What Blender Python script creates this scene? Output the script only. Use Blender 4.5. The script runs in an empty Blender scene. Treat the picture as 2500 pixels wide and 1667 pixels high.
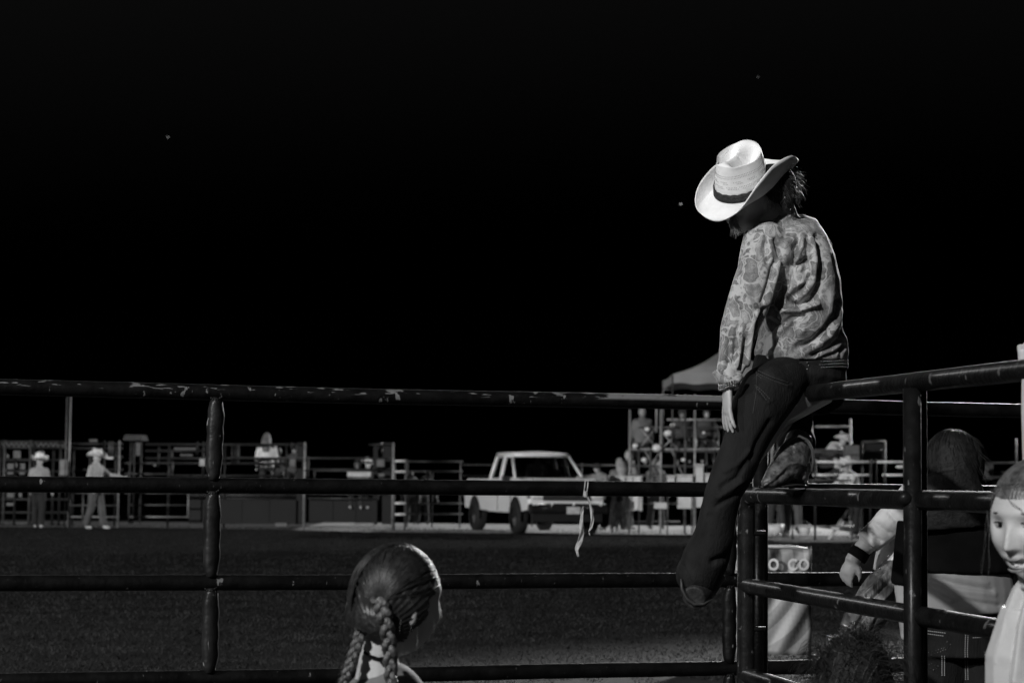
import bpy, bmesh, math, random
import numpy as np
from mathutils import Vector, Matrix, noise as mnoise
random.seed(7); rng = np.random.default_rng(7)
SC = bpy.context.scene
COL = SC.collection
# ------------------------------------------------------------------ camera
F = 5200.0; CAMZ = 1.2; ROLL = 0.0100; PITCH = math.atan((1175-833.5)/F)
cr, sr = math.cos(ROLL), math.sin(ROLL)
R0 = Vector((cr, 0, sr)); U0 = Vector((-sr, 0, cr))
FW = Vector((0, math.cos(PITCH), math.sin(PITCH)))
UP_ = Vector((0, -math.sin(PITCH), math.cos(PITCH)))
RIGHT = (Vector((1, 0, 0))*cr + UP_*sr).normalized()
UPV = (UP_*cr - Vector((1, 0, 0))*sr).normalized()
cam_d = bpy.data.cameras.new('camera'); cam = bpy.data.objects.new('camera', cam_d); COL.objects.link(cam)
M = Matrix((RIGHT, UPV, -FW)).transposed().to_4x4(); M.translation = (0, 0, CAMZ)
cam.matrix_world = M
cam_d.sensor_width = 36; cam_d.lens = F/2500*36; cam_d.clip_end = 3000; cam_d.clip_start = 0.1
cam_d.dof.use_dof = True; cam_d.dof.focus_distance = 6.55; cam_d.dof.aperture_fstop = 6.5; cam_d.dof.aperture_blades = 8
SC.camera = cam
# ------------------------------------------------------------------ world
w = bpy.data.worlds.new('World'); SC.world = w; w.use_nodes = True
nt = w.node_tree; bg = nt.nodes['Background']
sky = nt.nodes.new('ShaderNodeTexSky'); sky.sky_type = 'NISHITA'; sky.sun_disc = False
sky.sun_elevation = math.radians(-4); sky.sun_rotation = math.radians(200)
bw = nt.nodes.new('ShaderNodeRGBToBW'); nt.links.new(sky.outputs[0], bw.inputs[0]); nt.links.new(bw.outputs[0], bg.inputs[0])
bg.inputs[1].default_value = 0.33
SC.view_settings.view_transform = 'Standard'; SC.view_settings.look = 'None'
SC.view_settings.exposure = 0; SC.view_settings.gamma = 1; SC.view_settings.use_curve_mapping = False
SC.cycles.use_denoising = True
SC.cycles.max_bounces = 5
SC.cycles.sample_clamp_indirect = 3
SC.cycles.sample_clamp_direct = 12
# ------------------------------------------------------------------ arena floodlights (out of frame, on the poles round the arena)
def flood(name, loc, target, irr, cone=60, size=0.5, blend=.4):
    """irr: strength the light has at the target (like a sun lamp's)"""
    l = bpy.data.lights.new(name, 'SPOT'); l.shadow_soft_size = size
    d = (Vector(target)-Vector(loc)); l.energy = irr*4*math.pi*math.pi*d.length_squared/math.pi
    l.spot_size = math.radians(cone); l.spot_blend = blend
    o = bpy.data.objects.new(name, l); COL.objects.link(o); o.location = loc
    o.rotation_euler = d.to_track_quat('-Z', 'Y').to_euler(); return o
flood('floodlight', (-13.5, -18, 16), (0.9, 5.7, 1.45), 2.75, 17, .45)         # key, behind the camera and to the left
flood('floodlight', (-34, -14, 12), (3, 47, 1.2), 2.2, 60, 1)                # lights the far side of the arena
flood('floodlight', (24, 66, 13), (3, 53.5, .5), 4.0, 40, .5)                  # over the far dirt, back right
flood('floodlight', (18.5, 60, 19), (.7, 5.8, 1.3), 5.0, 12, .5)              # back right
flood('floodlight', (-24, 66, 20), (1.0, 6.2, 1.4), .12, 11, .5)             # back left
sl = bpy.data.lights.new('added_faint_sun', 'SUN'); sl.energy = 0.02; sl.angle = math.radians(.5)  # added faint sun lamp, no moon known behind it
so = bpy.data.objects.new('added_faint_sun', sl); COL.objects.link(so); so.rotation_euler = (math.radians(50), 0, math.radians(-35))
# ------------------------------------------------------------------ placing helpers
def ray(x, y):
    return FW + RIGHT*((x-1250)/F) + UPV*((833.5-y)/F)
def P(x, y, d):
    r = ray(x, y); t = d/r.y
    return Vector((r.x*t, d, CAMZ + r.z*t))
def PX(vs):
    v = vs - np.array([0, 0, CAMZ]); z = v@np.array(FW)
    return 1250 + F*(v@np.array(RIGHT))/z, 833.5 - F*(v@np.array(UPV))/z
def S(d): return d/F           # metres per pixel
# ------------------------------------------------------------------ materials
MATS = {}
def gmat(name, v, rough=.65, metal=0, var=.25, scale=12, bump=.0, bscale=None, coat=0, spec=.5, stretch=None):
    if name in MATS: return MATS[name]
    m = bpy.data.materials.new(name); m.use_nodes = True; n = m.node_tree.nodes; L = m.node_tree.links
    b = n['Principled BSDF']; b.inputs['Roughness'].default_value = rough; b.inputs['Metallic'].default_value = metal
    b.inputs['Coat Weight'].default_value = coat; b.inputs['Specular IOR Level'].default_value = spec
    tc = n.new('ShaderNodeTexCoord'); src = tc.outputs['Object']
    if stretch:
        mp = n.new('ShaderNodeMapping'); mp.inputs['Scale'].default_value = stretch; L.new(src, mp.inputs[0]); src = mp.outputs[0]
    no = n.new('ShaderNodeTexNoise'); no.inputs['Scale'].default_value = scale; no.inputs['Detail'].default_value = 6
    L.new(src, no.inputs[0])
    mr = n.new('ShaderNodeMapRange'); mr.inputs[1].default_value = .3; mr.inputs[2].default_value = .7
    mr.inputs[3].default_value = v*(1-var); mr.inputs[4].default_value = v*(1+var); L.new(no.outputs[0], mr.inputs[0])
    L.new(mr.outputs[0], b.inputs['Base Color'])
    if bump:
        n2 = n.new('ShaderNodeTexNoise'); n2.inputs['Scale'].default_value = bscale or scale*4; n2.inputs['Detail'].default_value = 5
        L.new(src, n2.inputs[0])
        bp = n.new('ShaderNodeBump'); bp.inputs['Strength'].default_value = bump; bp.inputs['Distance'].default_value = .01
        L.new(n2.outputs[0], bp.inputs['Height']); L.new(bp.outputs[0], b.inputs['Normal'])
    MATS[name] = m; m['src'] = 1; return m
def base_socket(m): return m.node_tree.nodes['Principled BSDF']
def pipe_mat(name, v=.012, flake=.62, fval=.22, rough=.38, topwear=None):
    """old painted steel pipe: dark paint, chips, scratches; topwear = (x0,x1) world X range where the upper face is worn to pale primer"""
    m = gmat(name, v, rough, 0, .5, 20, .25, 60); n = m.node_tree.nodes; L = m.node_tree.links; b = n['Principled BSDF']
    b.inputs['Specular IOR Level'].default_value = .08; b.inputs['Coat Weight'].default_value = .10; b.inputs['Coat Roughness'].default_value = .22
    tc = n.new('ShaderNodeTexCoord'); old = b.inputs['Base Color'].links[0].from_socket
    geo = n.new('ShaderNodeNewGeometry')
    def noise(sc, sx=(1, 1, 1), det=8):
        mp = n.new('ShaderNodeMapping'); mp.inputs['Scale'].default_value = sx; L.new(geo.outputs['Position'], mp.inputs[0])
        q = n.new('ShaderNodeTexNoise'); q.inputs['Scale'].default_value = sc; q.inputs['Detail'].default_value = det; L.new(mp.outputs[0], q.inputs[0]); return q.outputs[0]
    def rng_(s, a, b_, c=0, d=1):
        q = n.new('ShaderNodeMapRange'); q.inputs[1].default_value = a; q.inputs[2].default_value = b_; q.inputs[3].default_value = c; q.inputs[4].default_value = d; L.new(s, q.inputs[0]); return q.outputs[0]
    def op(o, a, c):
        q = n.new('ShaderNodeMath'); q.operation = o
        for i, s in enumerate((a, c)):
            if isinstance(s, (int, float)): q.inputs[i].default_value = s
            else: L.new(s, q.inputs[i])
        return q.outputs[0]
    f1 = rng_(noise(30, (1, 1, .6)), flake, flake+.02)
    sc1 = rng_(noise(26, (5, 5, 1)), .70, .73, 0, .6)
    fac = op('MAXIMUM', f1, sc1)
    if topwear:
        sx = n.new('ShaderNodeSeparateXYZ'); L.new(geo.outputs['Position'], sx.inputs[0])
        sn = n.new('ShaderNodeSeparateXYZ'); L.new(geo.outputs['Normal'], sn.inputs[0])
        up = rng_(sn.outputs[2], .05, .35)
        along = rng_(sx.outputs[0], topwear[0], topwear[1], 0, 1); off_ = rng_(sx.outputs[0], .76, .80, 1, 0)
        th = op('ADD', op('MULTIPLY', along, .46), noise(9, (1, 1, 3)))
        worn = rng_(th, .80, .84)
        worn = op('MULTIPLY', op('MULTIPLY', worn, up), off_)
        sp = rng_(noise(34, (.5, .5, 3)), .60, .63, 0, .9)
        fac = op('MULTIPLY', op('MAXIMUM', fac, op('MAXIMUM', worn, op('MULTIPLY', sp, up))), off_)
    mx = n.new('ShaderNodeMix'); mx.data_type = 'RGBA'; L.new(fac, mx.inputs[0]); L.new(old, mx.inputs[6]); mx.inputs[7].default_value = (fval, fval, fval, 1)
    L.new(mx.outputs[2], b.inputs['Base Color'])
    L.new(rng_(fac, 0, 1, rough, .75), b.inputs['Roughness']); return m
def shirt_mat():
    m = bpy.data.materials.new('paisley_cotton'); m.use_nodes = True; n = m.node_tree.nodes; L = m.node_tree.links; b = n['Principled BSDF']
    b.inputs['Roughness'].default_value = .8; b.inputs['Specular IOR Level'].default_value = .25
    b.inputs['Sheen Weight'].default_value = .25
    tc = n.new('ShaderNodeTexCoord')
    nz = n.new('ShaderNodeTexNoise'); nz.inputs['Scale'].default_value = 10; nz.inputs['Detail'].default_value = 3; L.new(tc.outputs['Object'], nz.inputs[0])
    sub = n.new('ShaderNodeVectorMath'); sub.operation = 'SUBTRACT'; L.new(nz.outputs[1], sub.inputs[0]); sub.inputs[1].default_value = (.5, .5, .5)
    scl = n.new('ShaderNodeVectorMath'); scl.operation = 'SCALE'; L.new(sub.outputs[0], scl.inputs[0]); scl.inputs['Scale'].default_value = .15
    add = n.new('ShaderNodeVectorMath'); L.new(tc.outputs['Object'], add.inputs[0]); L.new(scl.outputs[0], add.inputs[1])
    mp = n.new('ShaderNodeMapping'); mp.inputs['Scale'].default_value = (1, .6, .62); mp.inputs['Rotation'].default_value = (0, .35, 0); L.new(add.outputs[0], mp.inputs[0])
    def vor(scale, feat):
        v = n.new('ShaderNodeTexVoronoi'); v.feature = feat; v.inputs['Scale'].default_value = scale; L.new(mp.outputs[0], v.inputs[0]); return v
    e1 = vor(27, 'DISTANCE_TO_EDGE'); f1 = vor(27, 'F1'); e2 = vor(90, 'DISTANCE_TO_EDGE')
    def mr(s, a, bb, c, d):
        q = n.new('ShaderNodeMapRange'); q.inputs[1].default_value = a; q.inputs[2].default_value = bb; q.inputs[3].default_value = c; q.inputs[4].default_value = d; L.new(s, q.inputs[0]); return q.outputs[0]
    def op(o, a, c=None):
        q = n.new('ShaderNodeMath'); q.operation = o
        for i, s in enumerate((a, c)):
            if s is None: continue
            if isinstance(s, (int, float)): q.inputs[i].default_value = s
            else: L.new(s, q.inputs[i])
        return q.outputs[0]
    n4 = n.new('ShaderNodeTexNoise'); n4.inputs['Scale'].default_value = 16; n4.inputs['Detail'].default_value = 3; L.new(tc.outputs['Object'], n4.inputs[0])
    e1m = op('SUBTRACT', e1.outputs[0], mr(n4.outputs[0], .40, .68, -.01, .09))
    vein = mr(e1m, .015, .05, 1, 0)                          # pale ground between the paisleys
    outl = op('MULTIPLY', mr(e1.outputs[0], .07, .085, 0, 1), mr(e1.outputs[0], .10, .12, 1, 0))
    rings = op('SINE', op('MULTIPLY', f1.outputs[0], 75))
    ring = mr(rings, .5, .95, 0, .34)
    fine = mr(e2.outputs[0], .01, .06, -.35, 0)
    cellr = n.new('ShaderNodeSeparateXYZ'); L.new(f1.outputs['Color'], cellr.inputs[0])
    cell = mr(cellr.outputs[0], 0, 1, .13, .26)
    n3 = n.new('ShaderNodeTexNoise'); n3.inputs['Scale'].default_value = 38; n3.inputs['Detail'].default_value = 4; L.new(tc.outputs['Object'], n3.inputs[0])
    cell = op('MULTIPLY', cell, mr(n3.outputs[0], .35, .65, .6, 1.4)); vein = op('MULTIPLY', vein, mr(n3.outputs[0], .32, .5, .35, 1))
    body = op('MULTIPLY', cell, op('SUBTRACT', 1.0, op('ADD', ring, fine)))
    body = op('MULTIPLY', body, op('SUBTRACT', 1.0, op('MULTIPLY', outl, .4)))
    tot = op('ADD', op('MULTIPLY', vein, .37), op('MULTIPLY', op('SUBTRACT', 1.0, vein), body))
    cc = n.new('ShaderNodeCombineColor'); 
    for i in range(3): L.new(tot, cc.inputs[i])
    L.new(cc.outputs[0], b.inputs['Base Color'])
    bn = n.new('ShaderNodeTexNoise'); bn.inputs['Scale'].default_value = 45; bn.inputs['Detail'].default_value = 4; L.new(tc.outputs['Object'], bn.inputs[0])
    bp = n.new('ShaderNodeBump'); bp.inputs['Strength'].default_value = .35; bp.inputs['Distance'].default_value = .01; L.new(bn.outputs[0], bp.inputs['Height']); L.new(bp.outputs[0], b.inputs['Normal'])
    return m
SKIN = gmat('skin', .36, .5, 0, .08, 25, .05, 200)
DENIM = gmat('denim', .009, .85, 0, .45, 18, .35, 160, spec=.2, stretch=(1, 1, .35))
HAIRD = gmat('dark_hair', .014, .6, 0, .4, 60, .3, 120, spec=.12)
HAIRL = gmat('fair_hair', .30, .4, 0, .3, 60, spec=.6)
LEATHER = gmat('worn_leather', .13, .38, 0, .6, 22, .5, 70)
SOLE = gmat('boot_sole', .02, .6)
STRAW = gmat('straw', .74, .55, 0, .04, 60, .12, 300, spec=.3)
BLACK = gmat('black_cloth', .006, .9, spec=.1)
GLINT = gmat('rhinestone', .9, .12, 1, .02)
PIPE = pipe_mat('painted_pipe', .0035, .70, .10, .42)
PIPEG = pipe_mat('painted_gate_pipe', .007, .655, .09, .42)
PIPET = pipe_mat('worn_top_rail_paint', .004, .665, .11, .45, (.12, .34))
STEEL = gmat('galvanised_steel', .30, .45, .3, .3, 30)
DSTEEL = gmat('dull_steel', .04, .55, .2, .5, 10)
DDARK = gmat('dark_steel', .008, .6, 0, .5, 5)
WHITEC = gmat('white_cotton', .42, .85, 0, .12, 15, .3, 30)
# ------------------------------------------------------------------ mesh helpers
ORG = {}
def org(o):
    return ORG.get(o.name, Vector((0, 0, 0))) if o else Vector((0, 0, 0))
def tag(o, label, cat, group=None, kind=None):
    if label: o['label'] = label
    if cat: o['category'] = cat
    if group: o['group'] = group
    if kind: o['kind'] = kind
    return o
def thing(name, label, cat, loc, group=None):
    o = bpy.data.objects.new(name, None); COL.objects.link(o); o.location = loc; o.empty_display_size = .1
    ORG[o.name] = Vector(loc); return tag(o, label, cat, group)
def frame(d, ref=Vector((0, 0, 1))):
    d = d.normalized()
    if abs(d.dot(ref)) > .96: ref = Vector((1, 0, 0)) if abs(d.x) < .9 else Vector((0, 1, 0))
    a = ref.cross(d).normalized(); b = d.cross(a).normalized(); return a, b
class MB:
    def __init__(s): s.v = []; s.f = []
    def box(s, c, size, rot=None, taper=1.0):
        i = len(s.v); c = Vector(c); hx, hy, hz = [q/2 for q in size]
        for z in (-hz, hz):
            t = taper if z > 0 else 1
            for x, y in ((-hx, -hy), (hx, -hy), (hx, hy), (-hx, hy)):
                p = Vector((x*t, y*t, z)); p = rot@p if rot else p; s.v.append(c+p)
        s.f += [tuple(i+k for k in q) for q in ((3, 2, 1, 0), (4, 5, 6, 7), (0, 1, 5, 4), (1, 2, 6, 5), (2, 3, 7, 6), (3, 0, 4, 7))]; return s
    def tube(s, pts, radii, n=10, cap=True, ref=None, round_ends=False):
        """pts Vectors; radii number, (rx,ry) or list of those. with ref: rx is along ref, ry across"""
        pts = [Vector(p) for p in pts]
        if not isinstance(radii, list): radii = [radii]*len(pts)
        base = len(s.v); pa = None
        for k, p in enumerate(pts):
            d = (pts[min(k+1, len(pts)-1)]-pts[max(k-1, 0)])
            if d.length < 1e-9: d = Vector((0, 0, 1))
            d.normalize()
            if ref is not None:
                a = (ref-d*ref.dot(d)).normalized(); b = d.cross(a)
            elif pa is None: a, b = frame(d)
            else: a = (pa-d*pa.dot(d)).normalized(); b = d.cross(a)
            pa = a; r = radii[k]; rx, ry = (r, r) if isinstance(r, (int, float)) else r
            for j in range(n):
                t = 2*math.pi*j/n; s.v.append(p+a*(math.cos(t)*rx)+b*(math.sin(t)*ry))
        for k in range(len(pts)-1):
            for j in range(n):
                q = base+k*n; s.f.append((q+j, q+(j+1) % n, q+n+(j+1) % n, q+n+j))
        if cap:
            s.f.append(tuple(base+j for j in range(n))[::-1]); q = base+(len(pts)-1)*n; s.f.append(tuple(q+j for j in range(n)))
        return s
    def ell(s, c, r, rot=None, n=14, m=10):
        c = Vector(c); base = len(s.v)
        if isinstance(r, (int, float)): r = (r, r, r)
        def tr(p):
            p = Vector((p[0]*r[0], p[1]*r[1], p[2]*r[2])); return c+(rot@p if rot else p)
        s.v.append(tr((0, 0, -1)))
        for i in range(1, m):
            a = -math.pi/2+math.pi*i/m
            for j in range(n):
                t = 2*math.pi*j/n; s.v.append(tr((math.cos(a)*math.cos(t), math.cos(a)*math.sin(t), math.sin(a))))
        s.v.append(tr((0, 0, 1))); top = len(s.v)-1
        for j in range(n): s.f.append((base, base+1+(j+1) % n, base+1+j))
        for i in range(m-2):
            for j in range(n):
                q = base+1+i*n; s.f.append((q+j, q+(j+1) % n, q+n+(j+1) % n, q+n+j))
        q = base+1+(m-2)*n
        for j in range(n): s.f.append((q+j, q+(j+1) % n, top))
        return s
    def grid(s, fn, nu, nv, closed=False):
        base = len(s.v)
        for i in range(nu):
            for j in range(nv): s.v.append(Vector(fn(i/(nu-1), j/(nv-1) if not closed else j/nv)))
        for i in range(nu-1):
            for j in range(nv if closed else nv-1):
                k = (j+1) % nv; s.f.append((base+i*nv+j, base+i*nv+k, base+(i+1)*nv+k, base+(i+1)*nv+j))
        return s
    def prism(s, poly, a, b, c, thick):
        """polygon (u,v) list in plane origin a with axes b,c; extruded by thick along b x c"""
        n = b.cross(c).normalized(); i = len(s.v); k = len(poly)
        for t in (0, thick):
            for u, v in poly: s.v.append(a+b*u+c*v+n*t)
        s.f.append(tuple(i+q for q in range(k))[::-1]); s.f.append(tuple(i+k+q for q in range(k)))
        for q in range(k): s.f.append((i+q, i+(q+1) % k, i+k+(q+1) % k, i+k+q))
        return s
    def build(s, name, mat, parent=None, smooth=False, label=None, mats=None):
        me = bpy.data.meshes.new(name); o0 = org(parent)
        me.from_pydata([tuple(v-o0) for v in s.v], [], s.f); me.update()
        if mat: me.materials.append(mat)
        return link(name, me, parent, smooth, label)
def link(name, me, parent=None, smooth=False, label=None):
    if smooth: me.polygons.foreach_set('use_smooth', [True]*len(me.polygons))
    o = bpy.data.objects.new(name, me); COL.objects.link(o)
    if parent: o.parent = parent; ORG[o.name] = org(parent)
    if label: o['label'] = label
    return o
def voxel(mb, vox, sm=6, fac=.5):
    """one continuous surface out of overlapping shapes; returns (verts Nx3 world, faces)"""
    me = bpy.data.meshes.new('tmp'); me.from_pydata([tuple(v) for v in mb.v], [], mb.f); me.update()
    bm = bmesh.new(); bm.from_mesh(me); bmesh.ops.recalc_face_normals(bm, faces=bm.faces); bm.to_mesh(me); bm.free()
    o = bpy.data.objects.new('tmp', me); COL.objects.link(o)
    r = o.modifiers.new('r', 'REMESH'); r.mode = 'VOXEL'; r.voxel_size = vox
    if sm:
        q = o.modifiers.new('s', 'SMOOTH'); q.iterations = sm; q.factor = fac
    dg = bpy.context.evaluated_depsgraph_get(); dg.update(); ev = o.evaluated_get(dg)
    out = bpy.data.meshes.new_from_object(ev)
    bpy.data.objects.remove(o); bpy.data.meshes.remove(me); return out
def vox_part(mb, name, mat, parent, vox, sm=6, deform=None, fac=.5, label=None):
    me = voxel(mb, vox, sm, fac); me.name = name
    n = len(me.vertices); co = np.empty(n*3); me.vertices.foreach_get('co', co); co = co.reshape(-1, 3)
    if deform:
        no = np.empty(n*3); me.vertices.foreach_get('normal', no); no = no.reshape(-1, 3); co = deform(co, no)
    co = co-np.array(org(parent)); me.vertices.foreach_set('co', co.ravel()); me.update(); me.materials.clear(); me.materials.append(mat)
    return link(name, me, parent, True, label)
def seg_dist(px, py, pl):
    best = np.full(px.shape, 1e9)
    for (ax, ay), (bx, by) in zip(pl[:-1], pl[1:]):
        dx, dy = bx-ax, by-ay; t = np.clip(((px-ax)*dx+(py-ay)*dy)/(dx*dx+dy*dy), 0, 1)
        best = np.minimum(best, np.hypot(px-ax-t*dx, py-ay-t*dy))
    return best
def folds(lines, nz_amp=.002, nz_scale=30):
    def fn(co, no):
        x, y = PX(co); fac = np.clip(-(no@np.array(FW))*2.5, 0, 1)
        d = np.zeros(len(co))
        for pl, amp, wd in lines:
            d += .85* amp*np.exp(-(seg_dist(x, y, pl)/wd)**2)*fac
        q = np.array([mnoise.noise(Vector(c)*nz_scale) for c in co]); q2 = np.array([mnoise.noise(Vector((c[0]*12, c[1]*12, c[2]*5))) for c in co])
        return co+no*(d+q*nz_amp+q2*nz_amp*2.0)[:, None]
    return fn
def basis(fwd, up):
    f = fwd.normalized(); l = up.cross(f).normalized(); u = f.cross(l).normalized()
    return Matrix((f, l, u)).transposed()
def img(v):  # direction given as (image right, image up, towards camera)
    return (RIGHT*v[0]+UPV*v[1]-FW*v[2]).normalized()
def head_shape(mb, c, rot, sc=1.0, open_mouth=0, res=72):
    """a head with face: x forward, y left, z up"""
    base = len(mb.v); nu, nv = res, res
    for i in range(nu+1):
        a = -math.pi/2+math.pi*i/nu
        for j in range(nv):
            t = 2*math.pi*j/nv
            x = math.cos(a)*math.cos(t); y = math.cos(a)*math.sin(t); z = math.sin(a)
            X, Y, Z = x*.098, y*.077, z*.115
            if Z < 0:
                k = -Z/.115; Y *= 1-.30*k*k; X = X*(1-.25*k) if X < 0 else X*(1-.12*k)
                if X < 0: Z *= (1-.25*min(1, -X/.08))
            if X > .02:
                g = lambda a_, b_: math.exp(-(a_/b_)**2)
                w_ = min(1, (X-.02)/.03)
                X -= w_*.008*min(1, max(0, (X-.07)/.028))
                e = (abs(Y)-.031)/.015
                X -= w_*.013*math.exp(-e*e-((Z-.010)/.013)**2)
                X += w_*.004*g(Z-.034, .010)*g(Y, .05)
                if -.036 < Z < .022:
                    X += w_*.021*g(Y, .0065+.005*max(0, (.0-Z)/.03))*((.022-Z)/.05)**1.2
                elif Z <= -.036: X += w_*.023*g(Y, .011)*g(Z+.036, .005)
                X += w_*.005*g(abs(Y)-.038, .018)*g(Z+.025, .018)
                X += w_*.007*g(Y, .024)*(g(Z+.055, .005)+g(Z+.070+.010*open_mouth, .006))
                X -= w_*(.004+.022*open_mouth)*g(Y, .021)*g(Z+.0625+.004*open_mouth, .0028+.005*open_mouth)
                X += w_*.010*g(Y, .02)*g(Z+.098, .014)
            mb.v.append(c+rot@(Vector((X, Y, Z))*sc))
    for i in range(nu):
        for j in range(nv):
            q = base+i*nv; k = (j+1) % nv; mb.f.append((q+j, q+k, q+nv+k, q+nv+j))
    for s_ in (1, -1):   # ears
        ec = c+rot@(Vector((-.008, s_*.076, -.005))*sc)
        mb.ell(ec, (.017*sc, .007*sc, .029*sc), rot@Matrix.Rotation(-.15, 3, 'Y')@Matrix.Rotation(s_*.35, 3, 'Z'))
    return mb
def hand_shape(mb, wrist, d, palm_n, sc=1.0, curl=.3, spread=.12, thumb_side=1):
    """palm, four unequal bent fingers, thumb. d: along the hand, palm_n: out of the palm"""
    d = d.normalized(); side = palm_n.cross(d).normalized()*thumb_side; pn = palm_n.normalized()
    mb.tube([wrist, wrist+d*.03*sc, wrist+d*.06*sc, wrist+d*.088*sc], [(.022*sc, .016*sc), (.033*sc, .014*sc), (.038*sc, .013*sc), (.034*sc, .010*sc)], 10, ref=side)
    for k, (off, ln) in enumerate(((.029, .070), (.010, .080), (-.010, .075), (-.028, .058))):
        p = wrist+d*.078*sc+side*off*sc; dirn = (d+side*off/.03*spread).normalized(); pts = [p-dirn*.02*sc]; c = 0
        pts.append(p)
        for seg, fr in enumerate((.45, .32, .23)):
            c += curl*(.7+.25*k*.5); dd = (dirn*math.cos(c)+pn*math.sin(c)); p = p+dd*ln*fr*sc; pts.append(p)
        mb.tube(pts, [.0095*sc, .0095*sc, .0085*sc, .0078*sc, .0060*sc], 8)
        mb.ell(pts[-1], .0062*sc, n=8, m=6)
    p = wrist+d*.025*sc+side*.022*sc; q = p+(d*.6+side*.75+pn*.3).normalized()*.035*sc; r = q+(d+side*.25+pn*.35).normalized()*.03*sc; t = r+(d+pn*.4).normalized()*.022*sc
    mb.tube([p, q, r, t], [.013*sc, .011*sc, .0095*sc, .006*sc], 8)
    return mb
def strands(n, root_fn, length_fn, dir_fn, r=.0007, seg=6, wav=.15, n_side=3, clump=None):
    mb = MB()
    for i in range(n):
        p = root_fn(i); L_ = length_fn(i); d = dir_fn(i, p, 0); pts = [p.copy()]; ph = random.random()*9
        for k in range(seg):
            d = dir_fn(i, p, (k+1)/seg)
            jit = Vector((math.sin(ph+k*1.3), math.cos(ph*1.7+k*1.1), math.sin(ph*2.3+k)))*wav*.3
            p = p+(d.normalized()+jit)*L_/seg; pts.append(p.copy())
        mb.tube(pts, [r*(1-.7*k/seg) for k in range(seg+1)], n_side, cap=False)
    return mb
BRIM_EVEN = {0: (.085, -.022), 30: (.085, .0), 60: (.068, .065), 90: (.055, .085), 120: (.065, .065), 150: (.08, .01), 180: (.085, -.006)}
BRIM_EVEN.update({360-k: v for k, v in list(BRIM_EVEN.items()) if 0 < k < 180})
BRIM_WORN = {0: (.062, -.036), 30: (.075, .008), 60: (.072, .095), 90: (.058, .115), 120: (.082, .098), 150: (.114, .022), 180: (.10, -.004), 210: (.085, .016), 240: (.062, .034), 270: (.052, .028), 300: (.062, .006), 330: (.072, -.018)}
def hat(parent, c, fwd, up, mat, band_mat, sc=1.0, res=1, brim_tab=BRIM_EVEN, perforated=False):
    rot = basis(fwd, up); nt_ = 72 if res else 28
    A, B, H = .101, .083, .118
    def brim(u, v):
        t = 2*math.pi*v; ca, sa = math.cos(t), math.sin(t)
        q = (math.degrees(t) % 360)/30; i0 = int(q) % 12; fr = q-int(q)
        g = lambda i_, n_: brim_tab[(i_ % 12)*30][n_]
        def cat(n_):
            p0, p1, p2, p3 = g(i0-1, n_), g(i0, n_), g(i0+1, n_), g(i0+2, n_)
            return .5*(2*p1+(p2-p0)*fr+(2*p0-5*p1+4*p2-p3)*fr*fr+(3*p1-p0-3*p2+p3)*fr**3)
        wd, zt = cat(0), cat(1); h_ = 1-(1-u)**1.6; v_ = u**1.7
        hollow = -.026*max(0, -sa)**.7*math.sin(math.pi*u**.8) if brim_tab is BRIM_WORN else 0
        return c+rot@(Vector(((A+wd*h_)*ca, (B+wd*h_)*sa, zt*v_+hollow))*sc)
    mb = MB().grid(brim, 14 if res else 6, nt_, closed=True)
    o = mb.build('hat_brim', mat, parent, True); md = o.modifiers.new('thick', 'SOLIDIFY'); md.thickness = .003*sc; md.offset = 0
    if perforated is True: pass
    def crown(u, v):
        t = 2*math.pi*v; ca, sa = math.cos(t), math.sin(t)
        if u < .55:
            s = u/.55; k = 1-.09*s-.05*s**4; x, y, z = A*ca*k, B*sa*k, H*s*(1+.10*max(0, -ca)*s+.03*ca*s)
            k2 = 1
        else:
            s = (u-.55)/.45; k = .86*(1-s)+.0; k = .86*math.cos(s*math.pi/2)**.8 if s < 1 else 0
            x, y = A*ca*k, B*sa*k; z = H*(1+.10*max(0, -ca)+.03*ca)+.012*math.sin(min(1, s*2.2)*math.pi/2)
            e = min(1, s/.25)
            g = math.exp(-((x-.005)/.058)**4)
            z -= e*.050*g*math.exp(-((abs(y+.004)-.038)/.023)**2)
            z -= e*.006*g
        # pinch of the front
        if x > .0:
            pn = math.exp(-((x-.062)/.035)**2)*min(1, max(0, (z-.05)/.06)); y *= 1-.20*pn
        return c+rot@(Vector((x, y, z))*sc)
    mb = MB().grid(crown, 44 if res else 16, nt_, closed=True)
    cr_ = mb.build('hat_crown', mat, parent, True)
    bmb = MB().grid(lambda u, v: c+rot@(Vector(((A+.003)*math.cos(2*math.pi*v)*(1-.035*u), (B+.003)*math.sin(2*math.pi*v)*(1-.035*u), .003+.027*u+.0015*math.sin(40*v*math.pi)*u))*sc), 4, nt_, closed=True)
    b = bmb.build('hat_band', band_mat, parent, True); md = b.modifiers.new('t', 'SOLIDIFY'); md.thickness = .003*sc; md.offset = 1
    if perforated:
        hm = MB()
        for (u0, dens) in ((.33, 1), (.36, 1), (.27, .45), (.245, .4), (.19, .9), (.165, .8)):
            for q in range(96):
                v = q/96
                if dens < 1 and (math.sin(v*math.pi*2*11+u0*40) > dens*1.6-.6): continue
                p = crown(u0+.06, v); p2 = crown(u0+.075, v); p3 = crown(u0+.06, v+.002)
                nrm = (p3-p).cross(p2-p).normalized(); ctr = c+rot@Vector((0, 0, .06))
                if nrm.dot(p-ctr) < 0: nrm = -nrm
                hm.ell(p+nrm*.0002, (.0010, .0010, .0013), n=5, m=3)
        h = hm.build('vent_hole', gmat('vent_shadow', .12, .9), cr_); h['kind'] = 'stuff'
    return rot
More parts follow.
